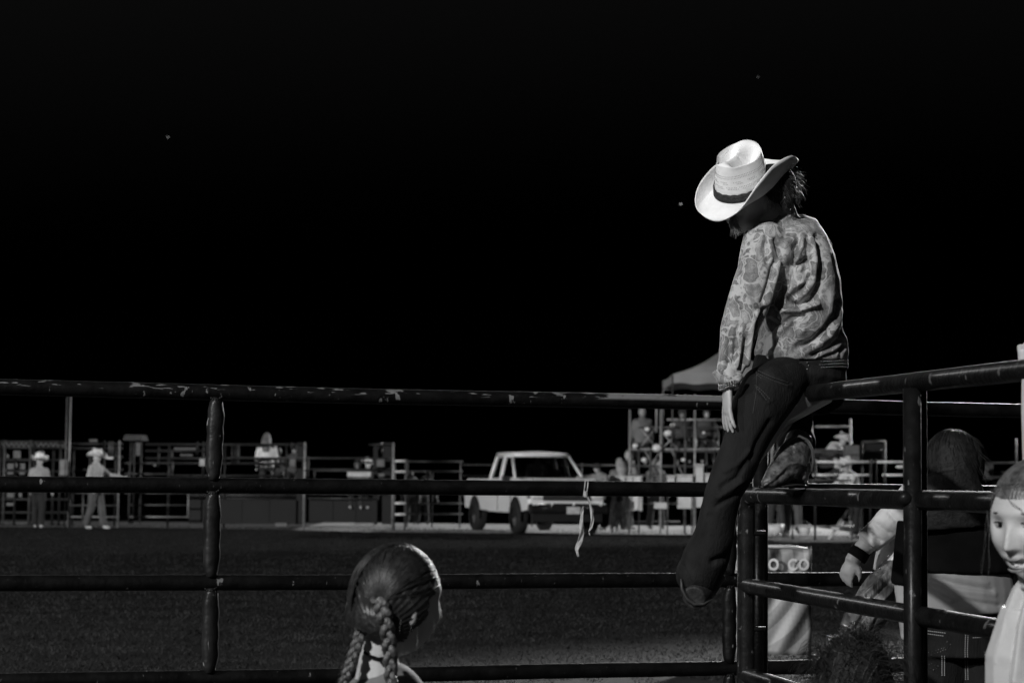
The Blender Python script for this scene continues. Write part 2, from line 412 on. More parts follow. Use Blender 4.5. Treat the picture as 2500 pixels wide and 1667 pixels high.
# =================================================================== GROUND
def ground():
    m = gmat('arena_turf', .019, .95, 0, .40, 1.6, .45, 90, spec=.03)
    mb = MB().grid(lambda u, v: (-700+1400*v, -30+1500*u, -.012*0), 2, 2); o = mb.build('ground', m); o['kind'] = 'structure'
    # grass: short blades over the arena floor
    N = 260000
    y = 10.5*(54/10.5)**(rng.random(N)**.75); x = (rng.random(N)*2-1)*(.27*y+.3)
    keep = np.array([mnoise.noise(Vector((a*.9, b*.5, 0)))+.6*mnoise.noise(Vector((a*4, b*2.4, 3))) for a, b in zip(x, y)]) > -.62
    x, y = x[keep], y[keep]; N = len(x)
    a = rng.random(N)*math.pi; h = .006+.022*rng.random(N)**2.5; wd = .0012+.00022*y
    lx = (rng.random(N)-.5)*.05; ly = (rng.random(N)-.5)*.05
    v = np.empty((N, 3, 3)); v[:, 0] = np.stack([x-np.cos(a)*wd, y-np.sin(a)*wd, 0*x], 1); v[:, 1] = np.stack([x+np.cos(a)*wd, y+np.sin(a)*wd, 0*x], 1); v[:, 2] = np.stack([x+lx, y+ly, h], 1)
    me = bpy.data.meshes.new('grass'); me.vertices.add(N*3); me.vertices.foreach_set('co', v.ravel())
    me.loops.add(N*3); me.loops.foreach_set('vertex_index', np.arange(N*3)); me.polygons.add(N); me.polygons.foreach_set('loop_start', np.arange(N)*3)
    me.update(calc_edges=True); me.materials.append(gmat('grass_blade', .018, .8, 0, .6, 1.5, spec=.1))
    g = link('grass', me); tag(g, 'short patchy grass covering the dark arena floor', 'grass', kind='stuff')
    # pale trodden dirt at the far side
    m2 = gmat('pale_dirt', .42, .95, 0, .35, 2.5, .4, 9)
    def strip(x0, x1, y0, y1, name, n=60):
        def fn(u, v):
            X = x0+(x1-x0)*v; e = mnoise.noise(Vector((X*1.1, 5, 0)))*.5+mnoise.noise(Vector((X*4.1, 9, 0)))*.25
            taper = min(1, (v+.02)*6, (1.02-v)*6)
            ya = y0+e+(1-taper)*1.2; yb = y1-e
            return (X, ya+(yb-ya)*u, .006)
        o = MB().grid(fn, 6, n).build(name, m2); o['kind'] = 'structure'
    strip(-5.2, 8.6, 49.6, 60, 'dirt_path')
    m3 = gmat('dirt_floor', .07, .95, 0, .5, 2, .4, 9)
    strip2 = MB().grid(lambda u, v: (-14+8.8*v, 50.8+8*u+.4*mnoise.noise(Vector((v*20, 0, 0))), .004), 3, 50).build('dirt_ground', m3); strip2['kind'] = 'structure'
    dark = gmat('unlit_field', .004, 1, 0, .4, .3, spec=0)  # near-black colour stands for ground that no lamp reaches
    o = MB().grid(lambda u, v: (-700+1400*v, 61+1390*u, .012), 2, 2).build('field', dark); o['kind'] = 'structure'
ground()
# =================================================================== FENCE (foreground)
Fa = P(0, 945, 6.72); Fb = P(1700, 984, 7.45); Fd = (Fb-Fa); Fd.z = 0
def fpt(x, z):   # point on fence line that shows at picture column x
    t0, t1 = -3.0, 4.0
    r = ray(x, 1100); # solve horizontally
    # Fa.xy + t*Fd.xy = s*r.xy
    t = (Fa.y*r.x-Fa.x*r.y)/(Fd.x*r.y-Fd.y*r.x)
    return Vector((Fa.x+t*Fd.x, Fa.y+t*Fd.y, z))
RZ = [CAMZ+.280, CAMZ-.023, CAMZ-.335, CAMZ-.641, CAMZ-.95]
fence = thing('pipe_fence', 'dark welded pipe fence crossing the picture in front of the arena', 'fence', fpt(900, 0))
def wavy(a, b, n, amp, r, seed):
    pts = []; rad = []
    for k in range(n+1):
        t = k/n; p = a.lerp(b, t)
        p = p+Vector((0, 0, amp*(mnoise.noise(Vector((p.x*.9, seed, 0)))))); pts.append(p)
        rad.append(r*(1+.035*mnoise.noise(Vector((p.x*14, seed, 3)))))
    return pts, rad
for i, z in enumerate(RZ):
    a, b = fpt(-330, z), fpt(2750, z)
    pts, rad = wavy(a, b, 200, .004, .0258, i*7.3)
    MB().tube(pts, rad, 20).build('rail', PIPET if i == 0 else PIPE, fence, True, 'top rail with flaking pale paint' if i == 0 else None)
def post_sections(parent, ptf, zs, r, mat, bottom=0):
    """post made of pieces cut to fit between the rails, ends flattened"""
    for k in range(len(zs)):
        z1 = zs[k]-.018; z0 = (zs[k+1]+.018) if k+1 < len(zs) else bottom
        h = z1-z0; pts = []; rd = []
        for q in range(15):
            t = q/14; e = min(t, 1-t)*h
            kf = min(1, .62+.38*min(1, e/.05)**.7)
            wob = .0015*math.sin(q*1.9+k)
            pts.append(ptf(z0+h*t)+Vector((wob, 0, 0))); rd.append((r*kf*(1.0), r*(1.05)))
        MB().tube(pts, rd, 18, ref=Vector((1, .1, 0))).build('post_section', mat, parent, True)
        # weld bead
        w_ = MB()
        for q in range(16):
            t = 2*math.pi*q/16; w_.ell(ptf(z1-.002)+Vector((math.cos(t)*r*.74, math.sin(t)*r*.95, .006*math.cos(2*t))), .0045, n=6, m=4)
        w_.build('weld_bead', mat, parent, True)
PL = fpt(524, 0)
post_sections(fence, lambda z: Vector((PL.x+.004*math.sin(z*4)+.012*(z-1), PL.y-.004, z)), RZ, .0275, pipe_mat('post_paint', .008, .67, .12, .38))
for px_ in (1782, -300):
    q = fpt(px_, 0)
    post_sections(fence, lambda z, q=q: Vector((q.x, q.y, z)), RZ, .025, PIPE)
# =================================================================== GATE (right)
Ga = P(1815, 991, 7.02); Gb = P(2230, 944, 5.50); Gd = Vector((Gb.x-Ga.x, Gb.y-Ga.y, 0))
def gpt(t, z): return Vector((Ga.x+Gd.x*t, Ga.y+Gd.y*t, z))
GZ = [CAMZ+.258, CAMZ-.038, CAMZ-.330, CAMZ-.62, CAMZ-.93]
gate = thing('pipe_gate', 'scuffed pipe gate running towards the camera at the right, woman sitting on its top rail', 'gate', gpt(.5, 0))
for i, z in enumerate(GZ):
    t0 = {0: -.02, 1: .03}.get(i, .02)
    a, b = gpt(t0, z+(.015 if i == 0 else 0)), gpt(2.1, z)
    pts, rad = wavy(a, b, 120, .004, .0255, 40+i*3.3)
    MB().tube(pts, rad, 20).build('rail', PIPEG, gate, True)
# rounded end frame of the gate below the second rail
pts = [gpt(.03, 0.02), gpt(.03, .5), gpt(.03, GZ[1]-.05), gpt(.034, GZ[1]-.022), gpt(.05, GZ[1]-.004), gpt(.075, GZ[1]), gpt(.12, GZ[1])]
MB().tube(pts, .0252, 18).build('end_frame', PIPEG, gate, True)
gp = P(2228, 1200, 5.45)
MB().tube([Vector((gp.x, gp.y, 0)), Vector((gp.x, gp.y, .6)), Vector((gp.x-.001, gp.y, GZ[0]-.01))], .0235, 20).build('post', PIPEG, gate, True)
gp2 = gpt(1.03, 0)
MB().tube([Vector((gp2.x+.014, gp2.y-.03+.07, 0)), Vector((gp2.x+.014, gp2.y+.04, GZ[0]-.01))], .012, 12).build('latch_rod', PIPEG, gate, True)
MB().ell(P(2210, 1216, 5.44), (.021, .018, .019)).build('weld_knob', PIPEG, gate, True)
c = P(1856, 1200, 7.12)
MB().tube([Vector((c.x, c.y, 0)), Vector((c.x, c.y, CAMZ+.27))], .0265, 18).build('hinge_post', PIPE, gate, True)
c = P(1811, 1256, 7.0)
MB().tube([Vector((c.x, c.y, 0)), c], .0145, 14).build('latch_pipe', PIPEG, gate, True)
for zz in (CAMZ-.16, CAMZ-.47):
    q = gpt(.03, zz); MB().tube([q+Vector((-.03, -.005, 0)), q+Vector((.06, -.005, 0))], .009, 10).build('hinge_pin', PIPEG, gate, True)
# ribbon tied on the second rail
rb = thing('cloth_ribbon', 'frayed pale cloth strip knotted round the second rail below the truck', 'ribbon', fpt(1432, RZ[1]))
RIB = gmat('ribbon_cloth', .20, .8, 0, .4, 40, .3, 90)
def ribbon(pts, wds, name, twist):
    d0 = fpt(1432, 0).y-.034; mb = MB(); n = len(pts)-1
    def fn(u, v):
        k = min(int(u*n), n-1); f = u*n-k
        x = pts[k][0]*(1-f)+pts[k+1][0]*f; y = pts[k][1]*(1-f)+pts[k+1][1]*f; wd = wds[k]*(1-f)+wds[k+1]*f
        s = (v-.5)*wd*S(7.3); tw = twist*u*3+.5*math.sin(u*9)
        return P(x, y, d0)+Vector((math.cos(tw)*s, -math.sin(tw)*s-.004*math.sin(u*14+v*5), .002*math.sin(v*9+u*11)))
    o = MB().grid(fn, 40, 7).build(name, RIB, rb, True); md = o.modifiers.new('t', 'SOLIDIFY'); md.thickness = .0012
ribbon([(1425, 1236), (1421, 1250), (1419, 1280), (1421, 1300), (1416, 1322), (1408, 1340), (1412, 1358)], [3, 8, 10, 11, 13, 18, 7], 'tail', .25)
ribbon([(1431, 1206), (1438, 1222), (1444, 1244), (1447, 1268), (1443, 1288), (1437, 1298), (1441, 1306)], [4, 8, 7, 8, 9, 9, 4], 'tail', .5)
kb = MB(); q = fpt(1430, RZ[1])
for dx in (-.004, .006):
    kb.tube([q+Vector((dx+.003*math.sin(t), math.cos(t)*-.028, math.sin(t)*.028)) for t in np.linspace(0, 2*math.pi, 20)], .0028, 6, cap=False)
kb.ell(q+Vector((0, -.03, -.018)), (.008, .006, .012)); kb.build('loop', RIB, rb, True)
# =================================================================== WOMAN ON THE GATE
def PW(x, y, d): return P(x, y, d-.74)
def SW(d): return S(d-.74)
wm = thing('person', 'person in pale straw cowboy hat and paisley shirt sitting on the gate top rail', 'person', PW(1960, 985, 7.15))
D = 7.12
def ring(x0, x1, y, d, dep): return PW((x0+x1)/2, y, d), ((x1-x0)/2*SW(d), dep)
REFX = RIGHT
hf = img((-.61, -.52, .60)); hu = img((-.19, .82, .54)); 
hat_c = PW(1812, 459, 7.12)
rot_h = basis(hf, hu)
# body (skin): head, neck, torso, arms, hands, legs in one surface
HC = hat_c+rot_h@Vector((-.005, 0, -.046))
b = MB(); head_shape(b, HC, rot_h, .90)
b.tube([PW(1925, 600, 7.2), PW(1905, 545, 7.16), HC+rot_h@Vector((-.045, 0, -.05))], [.07, .052, .055], 14)
b.tube([PW(1950, 880, 7.18), PW(1955, 760, 7.18), PW(1935, 620, 7.18), PW(1915, 560, 7.17)], [(.12, .10), (.11, .09), (.12, .10), (.06, .06)], 16, ref=REFX)
b.tube([PW(1890, 600, 7.13), PW(1835, 760, 7.06), PW(1799, 860, 7.0)], [.034, .030, .026], 12)
b.tube([PW(1799, 860, 7.0), PW(1781, 912, 6.96), PW(1777, 948, 6.935)], [.026, .023, .0205], 12)
hand_shape(b, PW(1777, 946, 6.935), img((-.03, -1, 0)), img((1, 0, -.25)), .86, .14, .28, 1)
b.tube([PW(1975, 600, 7.35), PW(1960, 750, 7.45), PW(1900, 850, 7.4)], [.045, .04, .03], 12)
b.tube([PW(1985, 925, 7.18), PW(1880, 1000, 7.05), PW(1790, 1150, 6.98)], [.09, .07, .05], 12)
b.tube([PW(1790, 1150, 6.98), PW(1740, 1300, 7.0), PW(1715, 1400, 7.03)], [.05, .045, .035], 12)
b.tube([PW(1990, 925, 7.3), PW(1905, 955, 7.48)], [.085, .06], 12)
b.tube([PW(1905, 955, 7.48), PW(1950, 1090, 7.16)], [.05, .038], 12)
vox_part(b, 'body', SKIN, wm, .0042, 3)
for s_ in (1, -1):
    MB().ell(HC+rot_h@Vector((.056, s_*.028, .007)), .0105).build('eye', gmat('eye', .25, .15), wm, True)
# hat
holes = True
hat(wm, hat_c, hf, hu, STRAW, gmat('hat_band_felt', .012, .8, 0, .6, 60, .8, 120), .92, 1, BRIM_WORN, True)
# shirt
s = MB()
rr = [ring(1872, 1948, 528, 7.17, .055), ring(1852, 1966, 540, 7.17, .08), ring(1836, 1996, 556, 7.18, .115), ring(1825, 2023, 596, 7.18, .15), ring(1825, 2040, 645, 7.18, .165),
      ring(1842, 2052, 700, 7.18, .165), ring(1850, 2057, 750, 7.18, .16), ring(1856, 2053, 785, 7.18, .155), ring(1846, 2068, 835, 7.19, .14), ring(1840, 2072, 862, 7.19, .145), ring(1846, 2066, 884, 7.19, .14)]
s.tube([q[0] for q in rr], [q[1] for q in rr], 26, ref=REFX)
s.ell(PW(1872, 592, 7.09), (.062, .07, .062))
ar = [(1876, 580, 60, 7.100), (1866, 620, 60, 7.075), (1853, 665, 54, 7.050), (1836, 715, 54, 7.030), (1817, 765, 50, 7.010), (1802, 810, 46, 6.995), (1797, 845, 42, 6.985), (1790, 880, 37, 6.975), (1779, 908, 32, 6.970), (1774, 924, 28, 6.968), (1775, 932, 24, 6.967)]
s.tube([PW(x, y, d) for x, y, r, d in ar], [(r*SW(d), r*SW(d)*.72) for x, y, r, d in ar], 18, ref=REFX)
s.tube([PW(1985, 590, 7.33), PW(1970, 740, 7.45), PW(1905, 850, 7.4)], [.06, .055, .045], 12)
s.tube([PW(1905, 548, 7.17), PW(1895, 520, 7.15)], [(.060, .060), (.062, .062)], 16)     # collar
s.tube([PW(1748, 905, 6.94), PW(1760, 925, 6.93), PW(1792, 932, 6.92), PW(1806, 915, 6.93)], [.014, .016, .016, .014], 8)
fl = [
 ([(1938, 600), (1932, 640), (1915, 690), (1900, 735), (1888, 785), (1868, 830), (1850, 872)], -.034, 10),
 ([(1868, 575), (1866, 610), (1874, 640)], -.016, 5), ([(1893, 585), (1899, 612), (1906, 630)], -.014, 5), ([(1884, 640), (1880, 600)], .010, 5),
 ([(1948, 582), (1944, 612), (1930, 640)], -.022, 6), ([(1958, 585), (1955, 610), (1935, 655)], .014, 5), ([(1935, 650), (1955, 642), (1975, 630)], -.024, 6),
 ([(1972, 575), (1974, 620), (1966, 660)], -.014, 6), ([(1996, 575), (2008, 630), (2004, 690), (1985, 730), (1950, 745), (1925, 745)], -.026, 9),
 ([(1985, 585), (1992, 640), (1986, 690), (1960, 722)], .012, 7), ([(1918, 722), (1940, 700), (1962, 688)], .012, 5), ([(1920, 735), (1950, 712), (1975, 680)], -.012, 5),
 ([(1895, 775), (1915, 757), (1950, 757), (1995, 742)], .022, 6), ([(1905, 795), (1930, 775), (1965, 772)], -.016, 5),
 ([(1955, 868), (1990, 846), (2025, 820), (2046, 790), (2051, 760)], .010, 8), ([(1945, 848), (1985, 832), (2018, 802), (2040, 770), (2046, 735)], -.022, 7),
 ([(1985, 866), (2030, 845), (2055, 828), (2062, 800)], -.020, 5), ([(2000, 878), (2040, 862), (2066, 845)], -.014, 4), ([(2048, 880), (2056, 860), (2064, 835)], -.012, 3.5),
 ([(2018, 620), (2030, 700), (2028, 760)], .006, 8), ([(1900, 640), (1888, 690), (1872, 740)], .014, 6), ([(1888, 640), (1876, 690), (1860, 735)], -.014, 5), ([(1912, 655), (1900, 700), (1886, 740)], -.012, 4),
 ([(1865, 755), (1850, 790), (1842, 830)], -.018, 6), ([(1850, 760), (1838, 790), (1828, 850), (1822, 890)], .012, 5), ([(1800, 800), (1795, 840), (1790, 885)], -.016, 4.5),
 ([(1812, 800), (1806, 850), (1800, 895)], .010, 4), ([(1820, 830), (1815, 870), (1806, 900)], -.016, 4.5), ([(1778, 830), (1776, 870), (1780, 905)], -.012, 4), ([(1768, 840), (1765, 880), (1764, 905)], .008, 4),
 ([(1760, 900), (1780, 918), (1800, 925)], -.010, 4), ([(1790, 700), (1830, 690)], .003, 8), ([(1880, 868), (1930, 845), (1965, 800)], .007, 9), ([(1860, 850), (1905, 825), (1940, 790)], -.010, 7),
]
vox_part(s, 'shirt', shirt_mat(), wm, .0046, 4, folds(fl, .0016, 26))
# jeans
j = MB()
jr = [ring(1842, 2066, 880, 7.18, .115), ring(1836, 2066, 905, 7.18, .125), ring(1830, 2066, 932, 7.17, .13), ring(1850, 2050, 955, 7.17, .11)]
j.tube([q[0] for q in jr], [q[1] for q in jr], 22, ref=REFX)
lg = [(1965, 915, 50, 7.16), (1915, 930, 62, 7.08), (1876, 958, 72, 7.03), (1850, 1000, 67, 7.0), (1828, 1055, 58, 6.99), (1808, 1105, 51, 6.98), (1790, 1150, 50, 6.97), (1768, 1200, 46, 6.97), (1754, 1255, 48, 6.99), (1744, 1310, 51, 7.01), (1725, 1360, 56, 7.03), (1711, 1400, 54, 7.05), (1708, 1430, 46, 7.06), (1712, 1452, 30, 7.07)]
j.tube([PW(x, y, d) for x, y, r, d in lg], [r*SW(d) for x, y, r, d in lg], 22)
j.ell(PW(1700, 1400, 7.05), (.058, .07, .06))
j.tube([PW(2000, 930, 7.3), PW(1950, 950, 7.42), PW(1915, 965, 7.5)], [.105, .085, .07], 16)
j.tube([PW(1915, 965, 7.5), PW(1938, 1030, 7.32), PW(1945, 1088, 7.18)], [.068, .060, .057], 16)
jf = [([(1842, 900), (1880, 918), (1930, 935)], -.006, 3), ([(1840, 905), (1880, 926), (1932, 943)], .003, 3), ([(1850, 920), (1842, 955), (1870, 985), (1890, 975)], .004, 3),
      ([(1760, 1190), (1800, 1165), (1820, 1130)], -.010, 7), ([(1752, 1215), (1790, 1190), (1812, 1175)], .008, 6), ([(1748, 1235), (1785, 1215), (1806, 1205)], -.009, 6), ([(1770, 1150), (1800, 1135), (1830, 1100)], .007, 6),
      ([(1800, 1330), (1770, 1360), (1740, 1370)], -.012, 8), ([(1695, 1340), (1720, 1300), (1730, 1260)], -.006, 8), ([(1660, 1395), (1672, 1425), (1700, 1450), (1740, 1458)], .005, 4), ([(1668, 1380), (1690, 1430), (1735, 1445)], -.005, 4),
      ([(1880, 1030), (1850, 1080), (1835, 1120)], -.010, 8), ([(1790, 960), (1810, 1000)], .004, 8)]
vox_part(j, 'jeans', DENIM, wm, .0048, 4, folds(jf, .0022, 22))
MB().tube([PW(x, y, 7.06) for x, y in ((1888, 1128), (1896, 1112), (1908, 1092), (1926, 1074), (1950, 1064), (1970, 1073), (1983, 1098), (1986, 1125), (1982, 1150))], .0045, 8).build('turned_hem', gmat('denim_edge', .05, .8), wm, True)
# stitching of the back pocket and waistband
st = MB()
def surf_line(pl, d, mb, r=.0011, dash=None):
    for (a, b_) in zip(pl[:-1], pl[1:]):
        n_ = max(1, int(math.hypot(b_[0]-a[0], b_[1]-a[1])/3))
        for k in range(n_):
            t0, t1 = k/n_, (k+.6)/n_
            mb.tube([PW(a[0]+(b_[0]-a[0])*t0, a[1]+(b_[1]-a[1])*t0, d), PW(a[0]+(b_[0]-a[0])*t1, a[1]+(b_[1]-a[1])*t1, d)], r, 4)
def project_on(obj, pl, lift=.001, off=.0):
    """drop a picture polyline onto the mesh along the sight line (sculpting aid); returns points on the surface"""
    me = obj.data; from mathutils.bvhtree import BVHTree
    o0 = org(obj.parent); key = obj.name
    if key not in BV: BV[key] = BVHTree.FromPolygons([tuple(v.co+o0) for v in me.vertices], [tuple(p.vertices) for p in me.polygons])
    out = []
    for x, y in pl:
        r = ray(x, y).normalized(); hit = BV[key].ray_cast(Vector((0, 0, CAMZ)), r)
        if hit[0] is not None: out.append(hit[0]+hit[1]*lift)
    return out
BV = {}
def densify(pl, step=4):
    out = []
    for (a, b_) in zip(pl[:-1], pl[1:]):
        n_ = max(1, int(math.hypot(b_[0]-a[0], b_[1]-a[1])/step))
        out += [(a[0]+(b_[0]-a[0])*k/n_, a[1]+(b_[1]-a[1])*k/n_) for k in range(n_)]
    return out+[pl[-1]]
THREAD = gmat('stitch_thread', .055, .7)
def stitches(obj, parent, lines, name='stitching', mat=THREAD, r=.0010, step=5):
    mb = MB()
    for pl in lines:
        q = project_on(obj, densify(pl, step))
        for a, b_ in zip(q[:-1], q[1:]):
            if (a-b_).length < .02: mb.tube([a, a.lerp(b_, .65)], r, 4)
    if mb.v:
        o = mb.build(name, mat, parent); o['kind'] = 'stuff'
jeans = [c for c in wm.children if c.name.startswith('jeans')][0]
shirt_o = [c for c in wm.children if c.name.startswith('shirt')][0]
stitches(jeans, wm, [[(1851, 905), (1885, 920), (1925, 934)], [(1850, 912), (1885, 928), (1925, 942)], [(1848, 915), (1860, 925)], [(1843, 940), (1862, 955), (1880, 975)], [(1845, 945), (1858, 960), (1872, 978)], [(1848, 905), (1846, 960), (1838, 1010)]])
# belt of studded leather
def belt_line(k): return [(1842, 881+k), (1880, 893+k), (1930, 893+k), (1975, 890+k), (2010, 885+k), (2040, 878+k), (2066, 868+k)]
bl = MB()
bp_ = [ring(1838, 2070, 886, 7.18, .122), ring(1836, 2071, 898, 7.18, .126), ring(1835, 2070, 910, 7.18, .128)]
def belt_fn(u, v):
    t = 2*math.pi*v; x = 1953+117*math.cos(t); yy = 886+24*u-10*math.cos(t)+4*math.sin(t)
    return PW(x, yy, 7.18+.128*math.sin(t))
MB().grid(belt_fn, 4, 60, closed=True).build('belt', gmat('belt_leather', .012, .4), wm, True)
sg = MB()
for rowi, u in enumerate((.2, .5, .8)):
    for q in range(60):
        v = .5+.5*q/60+(.004 if rowi == 1 else 0)
        x = math.cos(2*math.pi*v)
        if not (x > .42 or (-.35 < x < .25 and q % 3 == 0)): continue
        sg.ell(belt_fn(u, v)-FW*.003, .0030, n=6, m=4)
o = sg.build('belt_stud', GLINT, wm, True); o['kind'] = 'stuff'
# bracelet
br = MB(); bc = PW(1780, 934, 6.937)
for q in range(26):
    t = 2*math.pi*q/26
    for k in (0, 1, 2): br.ell(bc+img((math.cos(t), .25*math.cos(t), math.sin(t)))*.030+UPV*(-.006*k-.002*math.sin(t*3)), .0042, n=6, m=4)
br.build('bracelet', gmat('bracelet_beads', .25, .2, .8, .8, 200), wm, True)
# boots
def boot(c, toe, up, sc, name='boot', label=None, shaft=.12):
    """c ankle/heel bottom point, toe direction, up direction"""
    t = toe.normalized(); l = up.cross(t).normalized(); u = t.cross(l).normalized(); rt = Matrix((t, l, u)).transposed()
    q = lambda x, y, z: c+rt@(Vector((x, y, z))*sc)
    m = MB()
    m.tube([q(.255, 0, .022), q(.24, 0, .026), q(.20, 0, .034), q(.15, 0, .042), q(.10, 0, .055), q(.06, 0, .068), q(.02, 0, .07), q(-.02, 0, .065)], [(.010*sc, .010*sc), (.020*sc, .016*sc), (.035*sc, .026*sc), (.043*sc, .034*sc), (.040*sc, .045*sc), (.036*sc, .055*sc), (.034*sc, .052*sc), (.026*sc, .040*sc)], 16, ref=l)
    m.tube([q(.015, 0, .04), q(.02, 0, .12), q(.015, 0, .12+shaft)], [(.034*sc, .044*sc), (.038*sc, .050*sc), (.048*sc, .058*sc)], 16, ref=l)
    b_ = vox_part(m, name, LEATHER, wm, .004, 3, label=label)
    so_ = MB()
    poly = [(.262, 0), (.245, .018), (.20, .036), (.14, .044), (.07, .036), (0, .034), (-.03, .028), (-.042, 0), (-.03, -.028), (0, -.034), (.07, -.036), (.14, -.044), (.20, -.036), (.245, -.018)]
    so_.prism([(a*sc, b2*sc) for a, b2 in poly], q(0, 0, .004), rt@Vector((1, 0, 0)), rt@Vector((0, 1, 0)), .008*sc)
    so_.build('sole', SOLE, b_)
    MB().box(q(-.005, 0, -.014), (.065*sc, .06*sc, .034*sc), rt, 1.1).build('heel', SOLE, b_)
m = MB(); R_ = SW(7.06)
sp_ = [(1862, 1183, 6, 6.98), (1872, 1178, 14, 6.99), (1892, 1163, 24, 7.01), (1915, 1142, 34, 7.04), (1935, 1118, 38, 7.08), (1947, 1095, 34, 7.12), (1952, 1070, 31, 7.15)]
m.tube([PW(x, y, d) for x, y, r, d in sp_], [(r*R_, r*R_*1.1) for x, y, r, d in sp_], 22, ref=img((.7, .7, 0)))
m.ell(PW(1948, 1142, 7.10), (.040, .05, .042)); m.ell(PW(1945, 1166, 7.10), (.036, .05, .022))
def boot_relief(co, no):
    x, y = PX(co); fac = np.clip(-(no@np.array(FW))*2.5, 0, 1); d = np.zeros(len(co))
    for pl, amp, wd in (([(1866, 1184), (1888, 1170), (1908, 1150), (1925, 1134), (1945, 1130), (1962, 1136)], .0050, 3.2), ([(1900, 1168), (1920, 1150), (1945, 1146)], -.0045, 5), ([(1918, 1092), (1935, 1088), (1955, 1092)], .004, 3), ([(1914, 1106), (1934, 1102), (1956, 1106)], .004, 3), ([(1935, 1080), (1935, 1112)], -.003, 3), ([(1960, 1110), (1968, 1140), (1962, 1168)], .003, 4)):
        d += amp*np.exp(-(seg_dist(x, y, pl)/wd)**2)*fac
    q = np.array([mnoise.noise(Vector(c)*60) for c in co]); return co+no*(d+q*.0016)[:, None]
bo = vox_part(m, 'boot', gmat('tooled_leather', .075, .40, 0, .7, 60, .3, 120), wm, .0036, 2, boot_relief, label='scuffed tooled boot resting on the second gate rail')
MB().tube([PW(x, y, 7.0+(x-1858)*.0008) for x, y in ((1856, 1188), (1880, 1187), (1905, 1184), (1930, 1182), (1955, 1184))], [(.004, .010), (.005, .025), (.005, .034), (.005, .034), (.005, .028)], 10, ref=UPV).build('sole', SOLE, bo, True)
MB().tube([PW(1948, 1176, 7.12), PW(1950, 1190, 7.12)], .030, 14).build('heel', SOLE, bo, True)
m = MB(); m.tube([PW(1736, 1392, 7.08), PW(1714, 1430, 7.06), PW(1700, 1450, 7.03), PW(1694, 1460, 7.0)], [(.050, .05), (.048, .05), (.044, .045), (.034, .035)], 16, ref=REFX)
bo = vox_part(m, 'boot', gmat('dark_leather', .02, .6, 0, .5, 40, .3, 90, spec=.25), wm, .004, 3, label='dark boot toe hanging out of the jeans hem')
MB().tube([PW(x, y, 7.0) for x, y in ((1663, 1412), (1665, 1436), (1676, 1460), (1694, 1474), (1716, 1474), (1738, 1464))], [.003, .0055, .006, .006, .005, .003], 8).build('sole', SOLE, bo, True)
# hair: a twisted bun at the nape and a loose lock below the hat
hb = MB(); nape = PW(1918, 462, 7.10)
hb.ell(PW(1905, 452, 7.10), (.050, .05, .058)); hb.ell(PW(1922, 478, 7.09), (.030, .035, .042)); hb.ell(PW(1885, 440, 7.12), (.06, .06, .05))
vox_part(hb, 'hair', HAIRD, wm, .005, 3)
def rnd_sph(c, r):
    v = Vector((random.gauss(0, 1), random.gauss(0, 1), random.gauss(0, 1))).normalized(); return c+Vector((v.x*r[0], v.y*r[1], v.z*r[2]))
def rf(i): return rnd_sph(PW(1912, 455, 7.10), (.045, .045, .060))
def df(i, p, t):
    o_ = (p-PW(1905, 455, 7.10)).normalized(); return o_*.9+Vector((.25, 0, -.5))+Vector((0, 0, -.7*t))
m_ = strands(620, rf, lambda i: .018+.028*random.random()**2, df, .0006, 8, 1.3); m_.build('loose_hair', gmat('backlit_hair', .05, .3, 0, .3, 40, spec=1.0), wm)  # coloured paler than the bun hair to carry the rim light
def rf2(i): return PW(1784+random.random()*8, 520+random.random()*12, 7.06+random.random()*.04)
m_ = strands(120, rf2, lambda i: .045+.025*random.random(), lambda i, p, t: Vector((.25+.25*math.sin(i)+.5*math.sin(t*9+i%3), .1*math.cos(i*2.1), -1.0)), .0010, 9, .6); m_.build('loose_lock', MATS['backlit_hair'], wm)
def combed(c, rot, rad, starts, end, n, r, name, mat, parent, lift=1.012, jit=.05, shun=True):
    """hair combed over an ellipsoidal skull from the start points to one end point (local directions)"""
    mb = MB(); e = Vector(end).normalized()
    for i in range(n):
        a = Vector(starts(i)).normalized(); ang = a.angle(e); K = 10; pts = []
        w1, w2 = random.gauss(0, jit), random.gauss(0, jit); lf = lift+random.random()*.02
        for k in range(K+1):
            t = k/K*(.97+.03*random.random()); d = (a*math.sin((1-t)*ang)+e*math.sin(t*ang))/math.sin(ang)
            d = d+d.cross(a-e)*w1*math.sin(t*math.pi); d.normalize(); d *= lf
            if shun and d.x > .42 and d.z < .25: pts = None; break
            pts.append(c+rot@Vector((d.x*rad[0], d.y*rad[1], d.z*rad[2])))
        if not pts: continue
        mb.tube(pts, [r*(.5+.5*math.sin(math.pi*min(1, k/K+.15))) for k in range(K+1)], 4, cap=False)
    return mb.build(name, mat, parent, True)
# =================================================================== GIRL WITH BRAIDS
gl = thing('person', 'child seen from behind with two dark braids and a pale T-shirt', 'person', Vector((P(930, 1500, 4.2).x, 4.2, 0)))
gf = img((.88, -.05, -.47)); gu = img((.06, .99, .1)); rg = basis(gf, gu); gc = P(973, 1471, 4.2)
b = MB(); head_shape(b, gc, rg, .93)
b.tube([P(925, 1665, 4.22), P(925, 1600, 4.21), P(940, 1550, 4.2), P(960, 1510, 4.2)], [.05, .038, .036, .045], 14)
b.tube([P(938, 1650, 4.23), P(938, 1800, 4.25), P(938, 2100, 4.25)], [(.045, .04), (.09, .07), (.095, .075)], 16, ref=REFX)
for sx in (-1, 1):
    b.tube([P(940+sx*80, 1705, 4.24), P(940+sx*125, 1900, 4.24), P(940+sx*135, 2150, 4.15)], [.032, .027, .022], 10)
    b.tube([P(925+sx*70, 2100, 4.25), Vector((gl.location.x+sx*.07, 4.25, .35)), Vector((gl.location.x+sx*.07, 4.25, .03))], [.07, .045, .035], 10)
